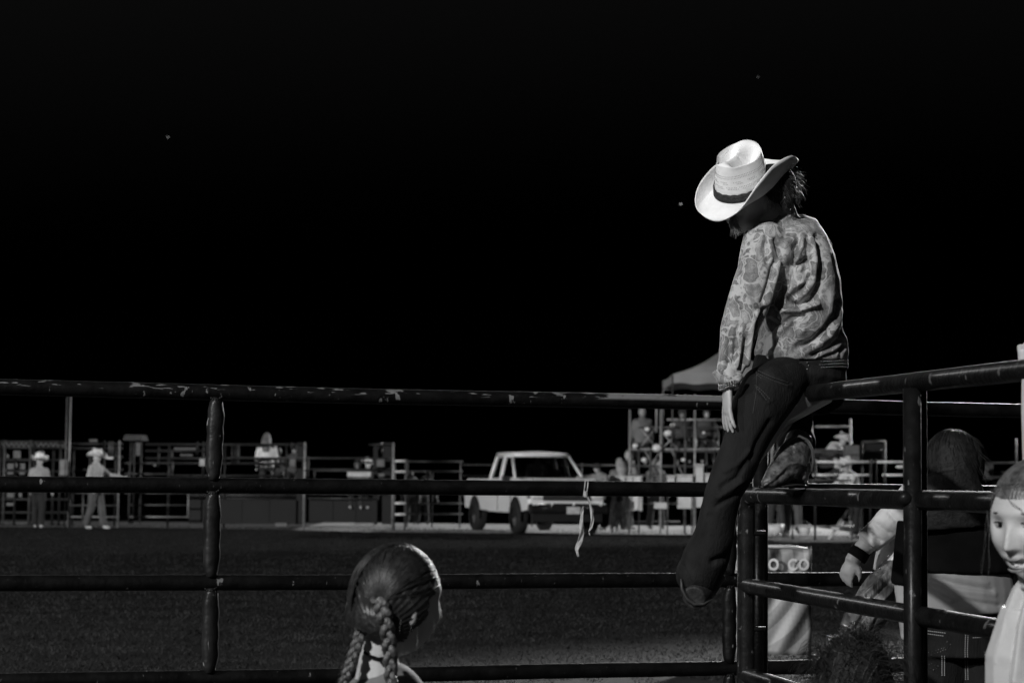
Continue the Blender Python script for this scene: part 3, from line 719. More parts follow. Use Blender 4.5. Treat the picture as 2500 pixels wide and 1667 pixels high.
vox_part(b, 'body', gmat('child_skin', .48, .5, 0, .08, 25, .12, 260), gl, .0042, 3)
b = MB(); ts = [(934, 1622, 42, .045), (936, 1636, 62, .055), (938, 1652, 80, .065), (940, 1690, 108, .075), (940, 1800, 125, .085), (940, 2050, 130, .09)]
b.tube([P(x, y, 4.23) for x, y, r, q in ts], [(r*S(4.23), q) for x, y, r, q in ts], 22, ref=REFX)
vox_part(b, 't_shirt', gmat('grey_jersey', .14, .9, 0, .08, 30, .2, 60), gl, .006, 5)
def hair_cap(co, no):
    l = (co-np.array(gc))@np.array(rg)   # local coords f,l,u
    # combing relief: partings sweeping from the crown to the braids
    ang = np.arctan2(l[:, 0]+.085, l[:, 2]+.035+.3*np.abs(l[:, 1])); k = np.sin(ang*52+l[:, 1]*40)*.0011+np.sin(ang*97-l[:, 1]*60)*.0006
    part = -.0045*np.exp(-((l[:, 1]+.004)/.009)**2)*(l[:, 0] < .05)
    return co+no*(k+part)[:, None]
b = MB(); b.ell(gc+rg@Vector((-.010, 0, .014)), (.090, .080, .101), rg, 28, 20); b.ell(gc+rg@Vector((-.050, 0, -.025)), (.055, .070, .062), rg, 20, 14)
hm = voxel(b, .0035, 4)
# cut the cap open over the face
bm = bmesh.new(); bm.from_mesh(hm); kill = []
for v in bm.verts:
    l = rg.transposed()@(v.co-gc)
    if l.x > .052 and l.z < .060-.3*(l.x-.05): kill.append(v)
    elif l.x > .034 and l.z < .004+.5*l.x: kill.append(v)
    elif l.x > .0 and l.z < -.045+.9*l.x: kill.append(v)
    elif l.z < -.074-.3*l.x: kill.append(v)
bmesh.ops.delete(bm, geom=kill, context='VERTS'); bm.to_mesh(hm); bm.free()
n_ = len(hm.vertices); co = np.empty(n_*3); hm.vertices.foreach_get('co', co); co = co.reshape(-1, 3); no = np.empty(n_*3); hm.vertices.foreach_get('normal', no)
co = hair_cap(co, no.reshape(-1, 3))-np.array(org(gl)); hm.vertices.foreach_set('co', co.ravel()); hm.update(); hm.materials.clear(); hm.materials.append(gmat('combed_hair', .018, .42, 0, .5, 90, .12, 260, spec=.55, stretch=(1, 1, .2)))
link('hair', hm, gl, True)
def braid(path, wd, name, mat, parent):
    """three strands plaited along path"""
    br_ = None; n_ = 90
    def at(t):
        k = t*(len(path)-1); i = min(int(k), len(path)-2); return path[i].lerp(path[i+1], k-i)
    L_ = sum((a-b_).length for a, b_ in zip(path[:-1], path[1:])); turns = L_/(wd*2.9)
    for s_ in range(3):
        pts = []; rd = []
        for q in range(n_):
            t = q/(n_-1); ph = t*turns*2*math.pi+s_*2*math.pi/3; tp = 1-.35*t
            pts.append(at(t)+RIGHT*(math.sin(ph)*wd*.36*tp)-FW*(math.sin(2*ph)*wd*.26*tp)); rd.append(wd*.30*tp*(1+.12*math.sin(q*2.1)))
        MB().tube(pts, rd, 8).build(name, mat, parent, True)
BH = gmat('braid_hair', .085, .4, 0, .6, 200, .5, 300, spec=.8, stretch=(1, 1, .3))
braid([P(926, 1462, 4.115), P(938, 1500, 4.105), P(950, 1560, 4.12), P(953, 1620, 4.13), P(956, 1680, 4.13), P(958, 1760, 4.13)], .028, 'braid_strand', BH, gl)
braid([P(886, 1500, 4.18), P(880, 1545, 4.16), P(868, 1585, 4.15), P(852, 1630, 4.14), P(838, 1670, 4.14), P(830, 1740, 4.14)], .022, 'braid_strand', BH, gl)
skr = (.0910, .081, .1015); skc = gc+rg@Vector((-.010, 0, .014))
CH1 = gmat('combed_strand', .020, .4, 0, .6, 70, spec=.45)
def toloc(p):
    l = rg.transposed()@(p-skc); return Vector((l.x/skr[0], l.y/skr[1], l.z/skr[2])).normalized()
rtA, rtB = toloc(P(928, 1466, 4.11)), toloc(P(884, 1498, 4.17))
def partline(i):
    t = random.uniform(-.5, 2.6); return (math.cos(t), -.10+random.gauss(0, .02), math.sin(t))
def sideA(i):
    y = -.02-random.random()**.8*1.0; t = random.uniform(.62-.62*y, 2.9); return (math.cos(t)*1.0, y, math.sin(t))
combed(skc, rg, skr, sideA, rtA, 620, .0009, 'combed_hair', CH1, gl); combed(skc, rg, skr, partline, rtA, 160, .0009, 'combed_hair', CH1, gl)
combed(skc, rg, skr, lambda i: (math.cos(.6+2.3*random.random()), .04+1.1*random.random(), .2+.8*random.random()) if i % 3 else (math.cos(1.0+1.9*(i/480)), .05, math.sin(1.0+1.9*(i/480))), rtB, 480, .0009, 'combed_hair', CH1, gl)
m_ = strands(60, lambda i: rnd_sph(gc+rg@Vector((-.01, 0, .014)), (.092, .082, .098)), lambda i: .02+.02*random.random(), lambda i, p, t: (p-gc).normalized()*.35+Vector((.3*math.sin(i), 0, -.9)), .0003, 5, .5); m_.build('stray_hair', BH, gl)
m_ = strands(120, lambda i: P(880-i*.36+random.random()*6, 1545+i*1.0, 4.15), lambda i: .02+.012*random.random(), lambda i, p, t: Vector((-.6+.5*math.sin(i*1.7), .2, -.8)), .0005, 4, .5); m_.build('stray_hair', BH, gl)
MB().tube([P(888, 1590, 4.17), P(905, 1601, 4.165), P(925, 1607, 4.165), P(945, 1604, 4.17)], .0028, 8).build('necklace_cord', BLACK, gl, True)
MB().tube([P(918, 1604, 4.16), P(922, 1611, 4.158), P(930, 1609, 4.16)], .0022, 8).build('cord_knot', BLACK, gl, True)
# =================================================================== GIRL AT THE RIGHT EDGE
g2 = thing('person', 'smiling child in white sleeveless top at the right edge, one arm raised', 'person', Vector((P(2560, 1500, 4.0).x, 4.0, 0)))
f2 = img((-.76, -.08, .64)); u2 = img((-.10, .99, .05)); r2 = basis(f2, u2); c2 = P(2534, 1280, 4.0)
b = MB(); head_shape(b, c2, r2@Matrix.Diagonal((1, 1.08, .97)), .98, .38, 110)
b.tube([P(2560, 1520, 4.03), P(2548, 1440, 4.03), P(2538, 1370, 4.03)], [.05, .042, .045], 14)
b.tube([P(2560, 1480, 4.04), P(2560, 1600, 4.05), P(2560, 2100, 4.05)], [(.09, .05), (.12, .08), (.12, .08)], 16, ref=REFX)
b.tube([P(2665, 1500, 4.1), P(2680, 1330, 4.3), P(2600, 1170, 4.45)], [.042, .034, .032], 12)
b.tube([P(2600, 1190, 4.45), P(2535, 1130, 4.55), P(2527, 1000, 4.72), P(2520, 915, 4.82)], [.032, .034, .031, .024], 12)
b.tube([P(2480, 1520, 4.08), P(2470, 1750, 4.08), P(2475, 1950, 4.0)], [.034, .03, .024], 12)
hand_shape(b, P(2520, 925, 4.82), img((-.05, 1, 0)), img((.2, 0, -1)), .8, .9, .08, 1)
for sx in (-1, 1): b.tube([P(2560+sx*80, 2100, 4.05), Vector((g2.location.x+sx*.07, 4.05, .03))], [.07, .035], 10)
vox_part(b, 'body', gmat('child_skin', .6), g2, .0029, 2)
for s_ in (1, -1):
    ct = c2+r2@Vector((.0715, s_*.030, .0090))
    e = MB().ell(ct, (.0078, .0135, .0066), r2).build('eye', gmat('eye_white', .38, .15), g2, True)
    MB().ell(ct+r2@Vector((.0064, .003, 0)), (.0020, .0052, .0056), r2).build('iris', gmat('eye_iris', .008, .05), e, True)
    lp = MB(); lp.tube([ct+r2@Vector((.0085-.0035*(a/1.1)**2, .0145*math.sin(a), .0060-.0035*(a/1.1)**2)) for a in np.linspace(-1.1, 1.1, 9)], [.0005, .0010, .0013, .0014, .0014, .0014, .0013, .0010, .0005], 6); lp.build('eyelid', gmat('lash', .03, .7), g2, True)
    eb = MB(); eb.tube([c2+r2@Vector((.084-.011*abs(a)**1.8, s_*(.030+.014*a), .030+.003*math.cos(a*1.5))) for a in np.linspace(-1, 1, 8)], [.0006, .0011, .0014, .0015, .0015, .0013, .0010, .0006], 6)
    eb.build('eyebrow', gmat('brow_hair', .14, .8), g2, True)
MB().grid(lambda u, v: c2+r2@Vector((.0775-.20*abs(v-.5)**2.2, (v-.5)*.034, -.0570-.008*u-.002*math.sin(v*math.pi))), 3, 9).build('teeth', gmat('teeth', .8, .2), g2, True)
LIP = gmat('lip', .24, .4)
for zz, dx in ((-.0545, -.0055), (-.0760, -.0085)):
    MB().tube([c2+r2@Vector((.090+dx-.42*abs(a)**2*.5*.04, a*.020, zz+(.004*a*a))) for a in np.linspace(-1, 1, 11)], [.0004, .0012, .0018, .0021, .0023, .0021, .0023, .0021, .0018, .0012, .0004], 8).build('lip', LIP, g2, True)
b = MB(); b.ell(c2+r2@Vector((-.014, 0, .016)), (.103, .087, .106), r2, 28, 20)
hm = voxel(b, .003, 3); bm = bmesh.new(); bm.from_mesh(hm); kill = []
for v in bm.verts:
    l = r2.transposed()@(v.co-c2)
    if (l.x > .02 and l.z < .060-.004*math.cos(l.y*30)) or (l.x > -.01 and l.z < -.03): kill.append(v)
bmesh.ops.delete(bm, geom=kill, context='VERTS')
for v in bm.verts:
    l = r2.transposed()@(v.co-c2); v.co += v.normal*.0003*math.sin(l.y*900+l.x*200)
    v.co -= org(g2)
bm.to_mesh(hm); bm.free(); hm.materials.clear(); hm.materials.append(gmat('brown_hair', .09, .4, 0, .5, 90, .4, 200, spec=.8, stretch=(1, 1, .2))); link('hair', hm, g2, True)
BRH = gmat('brown_strand', .085, .4, 0, .6, 70, spec=.6)
combed(c2+r2@Vector((-.014, 0, .016)), r2, (.103, .087, .106), lambda i: ((.75, .9*random.uniform(-1, 1), .60) if i % 2 else (.62-.3*random.random(), random.choice((-1, 1)), .5*random.random()-.1)), (-.9, 0, .35), 700, .0011, 'combed_hair', BRH, g2, shun=False)
def rf3(i):
    a = random.uniform(-1, 1); y_ = a*.075; z_ = .075-.03*a*a+.008*random.random(); return c2+r2@Vector((-.014+.104*math.sqrt(max(0, 1-(y_/.09)**2-((z_-.016)/.108)**2)), y_, z_))
m_ = strands(260, rf3, lambda i: .02+.02*random.random(), lambda i, p, t: r2@Vector((-.2-t*.6, .8*math.sin(i*1.3), .5-1.0*t)), .0004, 7, .9); m_.build('stray_hair', MATS['brown_hair'], g2)
m_ = strands(4, lambda i: c2+r2@Vector((.05, -.076, .03)), lambda i: .12+.06*random.random(), lambda i, p, t: r2@Vector((.05, -.10+.12*math.sin(i+t*4), -1)), .0004, 10, .5); m_.build('stray_hair', MATS['brown_hair'], g2)
MB().tube([c2+r2@Vector((.084, -.010, .075)), c2+r2@Vector((.093, .010, .056)), c2+r2@Vector((.088, .032, .040))], .0007, 5).build('forehead_lock', MATS['brown_hair'], g2)
b = MB(); ts = [(2548, 1415, 52, .05), (2545, 1440, 72, .06), (2545, 1480, 92, .07), (2550, 1540, 118, .085), (2555, 1620, 135, .1), (2560, 1800, 145, .11), (2560, 2150, 165, .13)]
b.tube([P(x, y, 4.05) for x, y, r, q in ts], [(r*S(4.05), q) for x, y, r, q in ts], 26, ref=REFX)
vox_part(b, 'top', gmat('white_top', .50, .85, 0, .05, 20, .1, 60), g2, .005, 4, folds([([(2500, 1430), (2470, 1520), (2450, 1667)], -.016, 7), ([(2485, 1440), (2462, 1500), (2435, 1620)], .012, 6), ([(2515, 1450), (2495, 1540), (2480, 1667)], .013, 8), ([(2520, 1480), (2510, 1560), (2505, 1667)], -.015, 7)], .001, 15))
# =================================================================== CHILD WITH SHADE-PAINTED SHIRT BEHIND THE GATE
g3 = thing('person', 'dark-haired person in dark vest and rhinestone-pocket jeans behind the gate', 'person', Vector((P(2340, 1500, 6.3).x, 6.3, 0)))
b = MB(); r3 = basis(img((.2, 0, -1)), img((0, 1, 0))); c3 = P(2325, 1142, 6.3); head_shape(b, c3, r3, .85)
b.tube([P(2330, 1260, 6.3), P(2328, 1190, 6.3)], [.05, .05], 12)
b.tube([P(2340, 1245, 6.3), P(2345, 1300, 6.3), P(2345, 1420, 6.3), P(2345, 1540, 6.3)], [(.09, .06), (.13, .08), (.11, .08), (.12, .09)], 16, ref=REFX)
for sx in (-1, 1):
    b.tube([P(2340+sx*112, 1275, 6.3), P(2340+sx*130, 1420, 6.3), P(2340+sx*120, 1560, 6.35)], [.045, .036, .026], 10)
    b.tube([P(2345+sx*50, 1540, 6.3), Vector((g3.location.x+sx*.08, 6.3, .03))], [.08, .04], 10)
vox_part(b, 'body', SKIN, g3, .008, 4)
b = MB(); b.ell(c3+Vector((0, -.01, .008)), (.088, .10, .105)); b.tube([P(2318, 1160, 6.24), P(2325, 1230, 6.22), P(2330, 1290, 6.22)], [(.085, .06), (.105, .05), (.11, .04)], 14, ref=REFX)
vox_part(b, 'hair', HAIRD, g3, .006, 4)
combed(c3+Vector((0, -.01, .008)), r3, (.088, .088, .105), lambda i: (.5, random.uniform(-1, 1), 1), (.12*random.uniform(-1, 1)-.6, .1, -1), 420, .0013, 'combed_hair', HAIRD, g3, shun=False)
m_ = strands(300, lambda i: rnd_sph(c3+Vector((0, -.01, .008)), (.088, .1, .105)), lambda i: .025+.02*random.random(), lambda i, p, t: (p-c3).normalized()*.6+Vector((0, 0, -.7)), .0008, 4, .4); m_.build('loose_hair', HAIRD, g3)
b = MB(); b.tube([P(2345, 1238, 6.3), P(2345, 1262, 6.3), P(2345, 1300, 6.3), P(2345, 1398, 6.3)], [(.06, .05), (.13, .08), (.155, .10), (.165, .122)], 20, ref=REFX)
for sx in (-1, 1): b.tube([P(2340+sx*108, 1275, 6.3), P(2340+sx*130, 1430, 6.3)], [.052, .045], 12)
vox_part(b, 'dark_top', gmat('shaded_and_dark_cloth', .004, .95, spec=.04), g3, .008, 4)  # upper part of the light shirt, its shade put into a near-black colour
b = MB(); b.tube([P(2345, 1370, 6.3), P(2345, 1440, 6.3), P(2345, 1493, 6.3)], [(.146, .10), (.160, .115), (.164, .12)], 24, ref=REFX)
vox_part(b, 'shirt_tail', gmat('light_shirt', .20, .85, 0, .1, 10), g3, .005, 3, folds([([(2262, 1392), (2330, 1408), (2410, 1422)], .004, 6), ([(2262, 1405), (2330, 1425), (2420, 1440)], -.008, 6), ([(2270, 1415), (2340, 1440), (2430, 1450)], .004, 6), ([(2270, 1428), (2340, 1462), (2440, 1478)], -.008, 6), ([(2330, 1470), (2400, 1480)], -.005, 6)], .002, 12))
b = MB(); b.tube([P(2345, 1480, 6.3), P(2345, 1540, 6.3), P(2345, 1600, 6.3)], [(.135, .10), (.15, .12), (.155, .125)], 22, ref=REFX)
for sx in (-1, 1): b.tube([P(2345+sx*52, 1590, 6.3), P(2345+sx*60, 1800, 6.3), Vector((g3.location.x+sx*.085, 6.3, .06))], [.088, .075, .06], 16)
jn = vox_part(b, 'jeans', DENIM, g3, .006, 5)
stitches(jn, g3, [[(2255, 1515), (2300, 1520), (2360, 1535)], [(2255, 1522), (2300, 1527), (2352, 1541)], [(2255, 1538), (2310, 1545)], [(2255, 1545), (2305, 1552)], [(2358, 1532), (2356, 1590), (2358, 1660)], [(2364, 1532), (2362, 1590), (2364, 1660)], [(2375, 1550), (2430, 1548)], [(2375, 1556), (2430, 1554)], [(2300, 1600), (2300, 1650)], [(2306, 1600), (2306, 1650)]], r=.0015, mat=gmat('light_thread', .26, .7))
def studs(obj, parent, pls, step, r, name='rhinestone'):
    mb = MB()
    for pl in pls:
        for q in project_on(obj, densify(pl, step), .001): mb.ell(q, r*(.7+.6*random.random()), n=6, m=4)
    if mb.v: o = mb.build(name, GLINT, parent, True); o['kind'] = 'stuff'
studs(jn, g3, [[(2258, 1604), (2290, 1592), (2310, 1585), (2320, 1572), (2312, 1566)], [(2258, 1594), (2285, 1588), (2305, 1580)], [(2262, 1625), (2275, 1618), (2290, 1625), (2280, 1635), (2262, 1628)], [(2402, 1590), (2410, 1612), (2420, 1622)], [(2404, 1592), (2415, 1586)]], 7, .0022)
# =================================================================== BENDING PERSON, ARM REACHING DOWN
g4 = thing('person', 'bending person with white rolled sleeve and black wristband, half hidden by the gate post', 'person', Vector((P(2200, 1500, 6.9).x, 6.9, 0)))
b = MB(); dA = 6.8
b.tube([P(2235, 1215, dA), P(2185, 1262, dA), P(2130, 1315, dA), P(2092, 1352, dA)], [.052, .042, .033, .026], 12)
b.tube([P(2092, 1350, dA), P(2078, 1372, dA)], [.026, .024], 12)
hand_shape(b, P(2086, 1358, dA), img((-.42, -.9, 0)), img((.5, -.2, -.8)), .72, .55, .12, -1)
b.tube([P(2260, 1230, 6.9), P(2240, 1330, 6.9), P(2200, 1420, 6.9)], [(.12, .1), (.13, .1), (.10, .1)], 14, ref=REFX)
b.tube([P(2200, 1420, 6.9), P(2130, 1480, 6.8), P(2085, 1560, 6.8)], [.075, .06, .05], 12)
b.tube([P(2085, 1560, 6.8), Vector((P(2100, 1560, 6.9).x, 6.9, .03))], [.05, .035], 12)
b.ell(P(2300, 1200, 6.95), (.07, .09, .10))
vox_part(b, 'body', gmat('fair_skin', .5, .5), g4, .006, 2)
b = MB(); b.tube([P(2240, 1212, dA), P(2185, 1262, dA), P(2140, 1304, dA), P(2118, 1325, dA)], [.062, .052, .046, .044], 16); b.ell(P(2122, 1320, dA), (.035, .034, .030))
vox_part(b, 'sleeve', WHITEC, g4, .005, 2, folds([([(2120, 1300), (2150, 1320)], -.01, 5), ([(2140, 1280), (2170, 1300)], -.008, 5), ([(2170, 1250), (2195, 1280)], -.008, 5)], .004, 30))
MB().tube([P(2103, 1342, dA), P(2090, 1362, dA)], [.034, .033], 16).build('wristband', BLACK, g4, True)
b = MB(); b.tube([P(2265, 1225, 6.92), P(2245, 1330, 6.92), P(2210, 1400, 6.92)], [(.11, .11), (.13, .11), (.10, .11)], 16, ref=REFX)
vox_part(b, 'dark_top', gmat('shaded_and_dark_cloth', .01), g4, .008, 4)
b = MB(); b.tube([P(2205, 1405, 6.86), P(2150, 1450, 6.8), P(2105, 1510, 6.78), P(2085, 1560, 6.8), P(2090, 1700, 6.85)], [.075, .066, .06, .058, .05], 20)
CH = gmat('fringed_leather', .10, .5, 0, .75, 26, .8, 40, stretch=(1.6, 1, .25))
vox_part(b, 'chaps', CH, g4, .005, 3, folds([([(2190, 1400), (2130, 1460), (2090, 1530)], -.016, 5), ([(2205, 1410), (2150, 1470), (2115, 1540)], .012, 5), ([(2180, 1385), (2110, 1450), (2075, 1500)], .010, 5)], .003, 30))
for x, y in ((2148, 1388), (2144, 1396), (2131, 1397), (2169, 1357)): MB().ell(P(x, y, 6.74), .0034, n=8, m=6).build('buckle_stud', GLINT, g4, True)
# dark-haired head at the bottom
g5 = thing('person', 'child with tousled dark hair, only the top of the head showing below the gate rails', 'person', Vector((P(2080, 1700, 5.0).x, 5.0, 0)))
c5 = P(2085, 1672, 5.0); b = MB(); r5 = basis(img((.3, -.1, -1)), img((0, 1, 0))); head_shape(b, c5, r5, .9)
b.tube([c5+Vector((0, 0, -.18)), c5+Vector((0, 0, -.08))], [.05, .045], 10)
b.tube([c5+Vector((0, 0, -.14)), c5+Vector((0, 0, -.2)), c5+Vector((0, 0, -.55)), Vector((c5.x, c5.y, .05))], [(.06, .05), (.14, .08), (.12, .09), (.09, .07)], 12, ref=REFX)
vox_part(b, 'body', SKIN, g5, .008, 3)
b = MB(); b.ell(c5+Vector((0, 0, .012)), (.092, .1, .112)); b.ell(c5+Vector((-.02, -.03, -.03)), (.095, .08, .09)); vox_part(b, 'hair', HAIRD, g5, .006, 3)
m_ = strands(1400, lambda i: rnd_sph(c5+Vector((0, 0, .01)), (.092, .1, .112)), lambda i: .04+.06*random.random(), lambda i, p, t: (p-c5).normalized()*(1-t)*.9+Vector((.5*math.sin(i*.01), 0, .3-1.4*t)), .0008, 7, .35); m_.build('tousled_hair', gmat('shaggy_hair', .011, .5, 0, .4, 50, spec=.3), g5)
b = MB(); b.tube([c5+Vector((0, 0, -.15)), c5+Vector((0, 0, -.2)), c5+Vector((0, 0, -.5))], [(.07, .06), (.15, .09), (.14, .1)], 14, ref=REFX); vox_part(b, 'jumper', gmat('shaded_and_dark_cloth', .01), g5, .01, 4)
# =================================================================== FAR SIDE OF THE ARENA
FD = 50.0
def far_person(px_, feet, d, face, label, h=1.75, top='hat', hatv=.7, shirt=.5, pants=.03, arms=None, lean=0, sit=None, group=None, hairv=.05, step=.12, name='person', skin=.4):
    """feet: picture y of the soles. face: heading in degrees, 0 = towards the camera, 90 = picture right. all in metres from there"""
    if sit is None: base = P(px_, feet, d)
    else: base = P(px_, sit, d)-Vector((0, 0, .48*h))
    root = thing(name, label, 'person', base, group); a = math.radians(face); k = h/1.75
    fx = Vector((math.sin(a), -math.cos(a), 0)); lx = Vector((math.cos(a), math.sin(a), 0))
    def q(f, l, z): return base+(fx*f+lx*l)*k+Vector((0, 0, z*k))
    hip = .92; ln = lean
    sh = q(ln*.45, 0, 1.42-.12*ln); nk = q(ln*.50, 0, 1.50-.14*ln); hd = q(ln*.60+.02, 0, 1.605-.17*ln)
    b = MB(); head_shape(b, hd, basis(fx+Vector((0, 0, -.3*ln)), Vector((0, 0, 1))), k, 0, 24)
    b.tube([nk-Vector((0, 0, .06)), hd-Vector((0, 0, .05))], .055*k, 8)
    def torso(m, g): m.tube([q(0, 0, hip-.05), q(ln*.15, 0, 1.08), q(ln*.38, 0, 1.32), sh], [(.185*k+g, .12*k+g), (.175*k+g, .12*k+g), (.21*k+g, .135*k+g), (.17*k+g, .10*k+g)], 12, ref=lx)
    torso(b, 0); legs = []; arms_ = []
    if sit is None:
        for s_ in (1, -1): legs.append([q(0, s_*.09, hip), q(.03+s_*step*.4, s_*.11, .48), q(s_*step, s_*.12, .07)])
    else:
        for s_ in (1, -1): legs.append([q(0, s_*.1, hip-.05), q(.42, s_*.14, .86), q(.42, s_*.15, .45)])
    arms = arms or {}
    for s_ in (1, -1):
        A = arms.get(s_, ((.04, .06, -.28), (.14, .02, -.24)))
        s0 = sh+lx*s_*.19*k-Vector((0, 0, .03)); e = s0+(fx*A[0][0]+lx*s_*A[0][1])*k+Vector((0, 0, A[0][2]*k)); w_ = e+(fx*A[1][0]+lx*s_*A[1][1])*k+Vector((0, 0, A[1][2]*k))
        arms_.append((s0, e, w_)); b.tube([s0, e, w_], [.05*k, .04*k, .03*k], 8); b.ell(w_+(w_-e).normalized()*.06, (.035, .03, .05))
    for L_ in legs: b.tube(L_, [.085*k, .06*k, .045*k], 8); b.tube([L_[-1]-Vector((0, 0, .03)), L_[-1]+fx*.17-Vector((0, 0, .045))], [.045, .035], 8)
    vox_part(b, 'body', gmat('skin_%02d' % int(skin*100), skin, .5), root, .022, 2)
    b = MB(); torso(b, .018); b.tube([sh, nk+Vector((0, 0, .03*k))], [.12*k, .07*k], 10); b.tube([sh-lx*.2*k-Vector((0, 0, .04)), sh+lx*.2*k-Vector((0, 0, .04))], .085*k, 10)
    for s0, e, w_ in arms_: b.tube([s0-(e-s0)*.1, e, e.lerp(w_, .7)], [.07*k, .06*k, .05*k], 8)
    vox_part(b, 'shirt', gmat('far_shirt_%03d' % int(shirt*1000), shirt, .85, 0, .2, 6, .5, 14), root, .022, 2)
    b = MB(); b.tube([q(0, 0, hip+.08), q(0, 0, hip-.1)], [(.175*k, .13*k), (.19*k, .14*k)], 12, ref=lx)
    for L_ in legs: b.tube(L_, [.115*k, .092*k, .09*k], 8)
    vox_part(b, 'trousers', gmat('far_trousers_%03d' % int(pants*1000), pants, .85, 0, .3, 5, .4, 10), root, .022, 2)
    if top == 'hat': hat(root, hd+Vector((0, 0, .045*k)), fx+Vector((0, 0, -.25*ln-.05)), Vector((0, 0, 1))+fx*.25*ln, gmat('hat_%02d' % int(hatv*100), hatv, .6), gmat('dark_band', .05), 1.36*k, 0)
    elif top == 'cap':
        MB().ell(hd+Vector((0, 0, .05)), (.10, .10, .085)).build('cap', gmat('dark_cap', .03, .8), root, True)
        MB().ell(hd+Vector((0, 0, .055))+fx*.12, (.09, .07, .012)).build('cap_peak', gmat('dark_cap', .03), root, True)
    else:
        b = MB(); b.ell(hd+Vector((0, 0, .02))-fx*.02, (.098, .105, .125)); 
        if top == 'long': b.tube([hd-fx*.05, sh-fx*.13+Vector((0, 0, .04)), sh-fx*.15-Vector((0, 0, .16))], [.12, .135, .07], 8)
        vox_part(b, 'hair', gmat('hair_%02d' % int(hairv*100), hairv, .5), root, .016, 2)
    return root
def bar(mb, x0, y0, x1, y1, d, r=.024, n=8): mb.tube([P(x0, y0, d), P(x1, y1, d)], r, n); return mb
def panel(name, label, cat, d, hs, vs, mat=DSTEEL, r=.024, group=None, vr=None, extra=None):
    """hs: (x0,x1,y) rails, vs: (x,y0,y1) uprights"""
    x0 = min([q[0] for q in hs]+[q[0] for q in vs]); b_ = P(x0, 1200, d); b_.z = 0
    root = thing(name, label, cat, b_, group)
    for h_ in hs:
        m_ = h_[3] if len(h_) > 3 else mat
        MB().tube([P(h_[0], h_[2], d+.03), P(h_[1], h_[2]+(h_[1]-h_[0])*.004, d+.03)], r, 8).build('rail', m_, root, True)
    for v_ in vs:
        m_ = v_[3] if len(v_) > 3 else mat; a = P(v_[0], v_[1], d); c_ = P(v_[0], v_[2], d)
        if v_[2] > 1275: c_.z = 0
        c_.x = a.x
        MB().tube([c_, a], vr or r, 8).build('upright', m_, root, True)
    return root
def slab(mb, x0, y0, x1, y1, d, t=.05):
    a = P(x0, y0, d); c = P(x1, y1, d); mb.box(((a.x+c.x)/2, d+t/2, (a.z+c.z)/2), (abs(c.x-a.x), t, abs(a.z-c.z))); return mb
BOARD = gmat('dark_boards', .004, .8, 0, .5, 1.2, .4, 8); PLAC = gmat('placard', .10, .7, 0, .3, 6); LITE = gmat('bare_steel', .24, .4, .2, .3, 8); MID = gmat('mid_steel', .065, .5, .2, .5, 6)
# --- far left bucking chutes
c1 = panel('bucking_chute', 'dark steel bucking chute at the far left behind the cowboy seen from behind', 'chute', 52.5,
           [(-40, 165, 1078), (-40, 165, 1092), (-40, 165, 1122), (-40, 165, 1150), (-40, 165, 1218), (-40, 165, 1250), (-40, 165, 1276, MID)],
           [(2, 1074, 1300), (12, 1074, 1300, MID), (75, 1074, 1300, MID), (84, 1076, 1300), (148, 1076, 1300), (131, 1100, 1300), (38, 1120, 1300)], DDARK, .032)
z = MB()
for k in range(30): bar(z, -20+k*6, 1090 if k % 2 else 1080, -14+k*6, 1080 if k % 2 else 1090, 52.5, .012, 5)
z.build('lattice', MID, c1)
for x0, y0, x1, y1 in ((33, 1100, 50, 1118), (94, 1100, 107, 1118), (18, 1131, 33, 1145), (47, 1131, 61, 1145), (18, 1152, 32, 1158), (47, 1152, 60, 1158), (17, 1202, 34, 1214), (16, 1227, 33, 1234), (46, 1202, 53, 1213)):
    slab(MB(), x0, y0, x1, y1, 52.35, .03).build('placard', PLAC, c1)
slab(MB(), 146, 1122, 164, 1160, 52.3, .05).build('chute_gate', MID, c1)
for x, y, hgt in ((107, 1103, 22), (19, 1109, 9), (40, 1130, 10)): MB().tube([P(x, y, 52.2), P(x+1, y+hgt, 52.2)], .022, 8).build('latch_handle', LITE, c1, True)
pl_ = thing('light_pole', 'tall thin double pole standing between the two cowboys', 'pole', Vector((P(168, 1200, 51.5).x, 51.5, 0)))
for x, m_ in ((164, MID), (173, LITE)):
    a = P(x, 962, 51.5); MB().tube([Vector((a.x, 51.5, 0)), a], .018, 8).build('tube', m_, pl_, True)
# --- pipe panels right of it
panel('livestock_panel', 'low pipe panel behind the cowboy facing right', 'panel', 51.2, [(170, 292, 1203, MID), (170, 292, 1233, MID), (170, 292, 1261, LITE)], [(171, 1200, 1290), (203, 1204, 1290), (292, 1075, 1300, LITE)], MID, .022)
panel('livestock_panel', 'long pipe panel in front of the dark boards right of the facing cowboy', 'panel', 51.4, [(300, 460, 1203), (315, 460, 1232, MID), (315, 460, 1261, LITE), (300, 422, 1130, MID), (300, 420, 1156)], [(317, 1125, 1261, MID), (460, 1203, 1264, LITE), (422, 1125, 1160)], MID, .02)
c2_ = panel('bucking_chute', 'dark chute with square frame top between the facing cowboy and the hut roof', 'chute', 53, [(172, 300, 1083), (172, 300, 1094), (215, 300, 1115), (172, 300, 1146)], [(255, 1075, 1290), (268, 1077, 1113, MID), (275, 1077, 1113, MID), (180, 1090, 1290), (283, 1085, 1290), (221, 1100, 1150)], DDARK, .03)
slab(MB(), 259, 1115, 276, 1120, 52.8, .05).build('placard', LITE, c2_)
slab(MB(), 218, 1072, 237, 1078, 53.2, .05).build('ledge', DSTEEL, c2_)
hut = thing('booth', 'small booth with dull sloped roof rising above the chutes', 'booth', Vector((P(332, 1200, 56).x, 56, 0)))
a = P(308, 1075, 56); b_ = P(355, 1062, 56); cx_ = (a.x+b_.x)/2
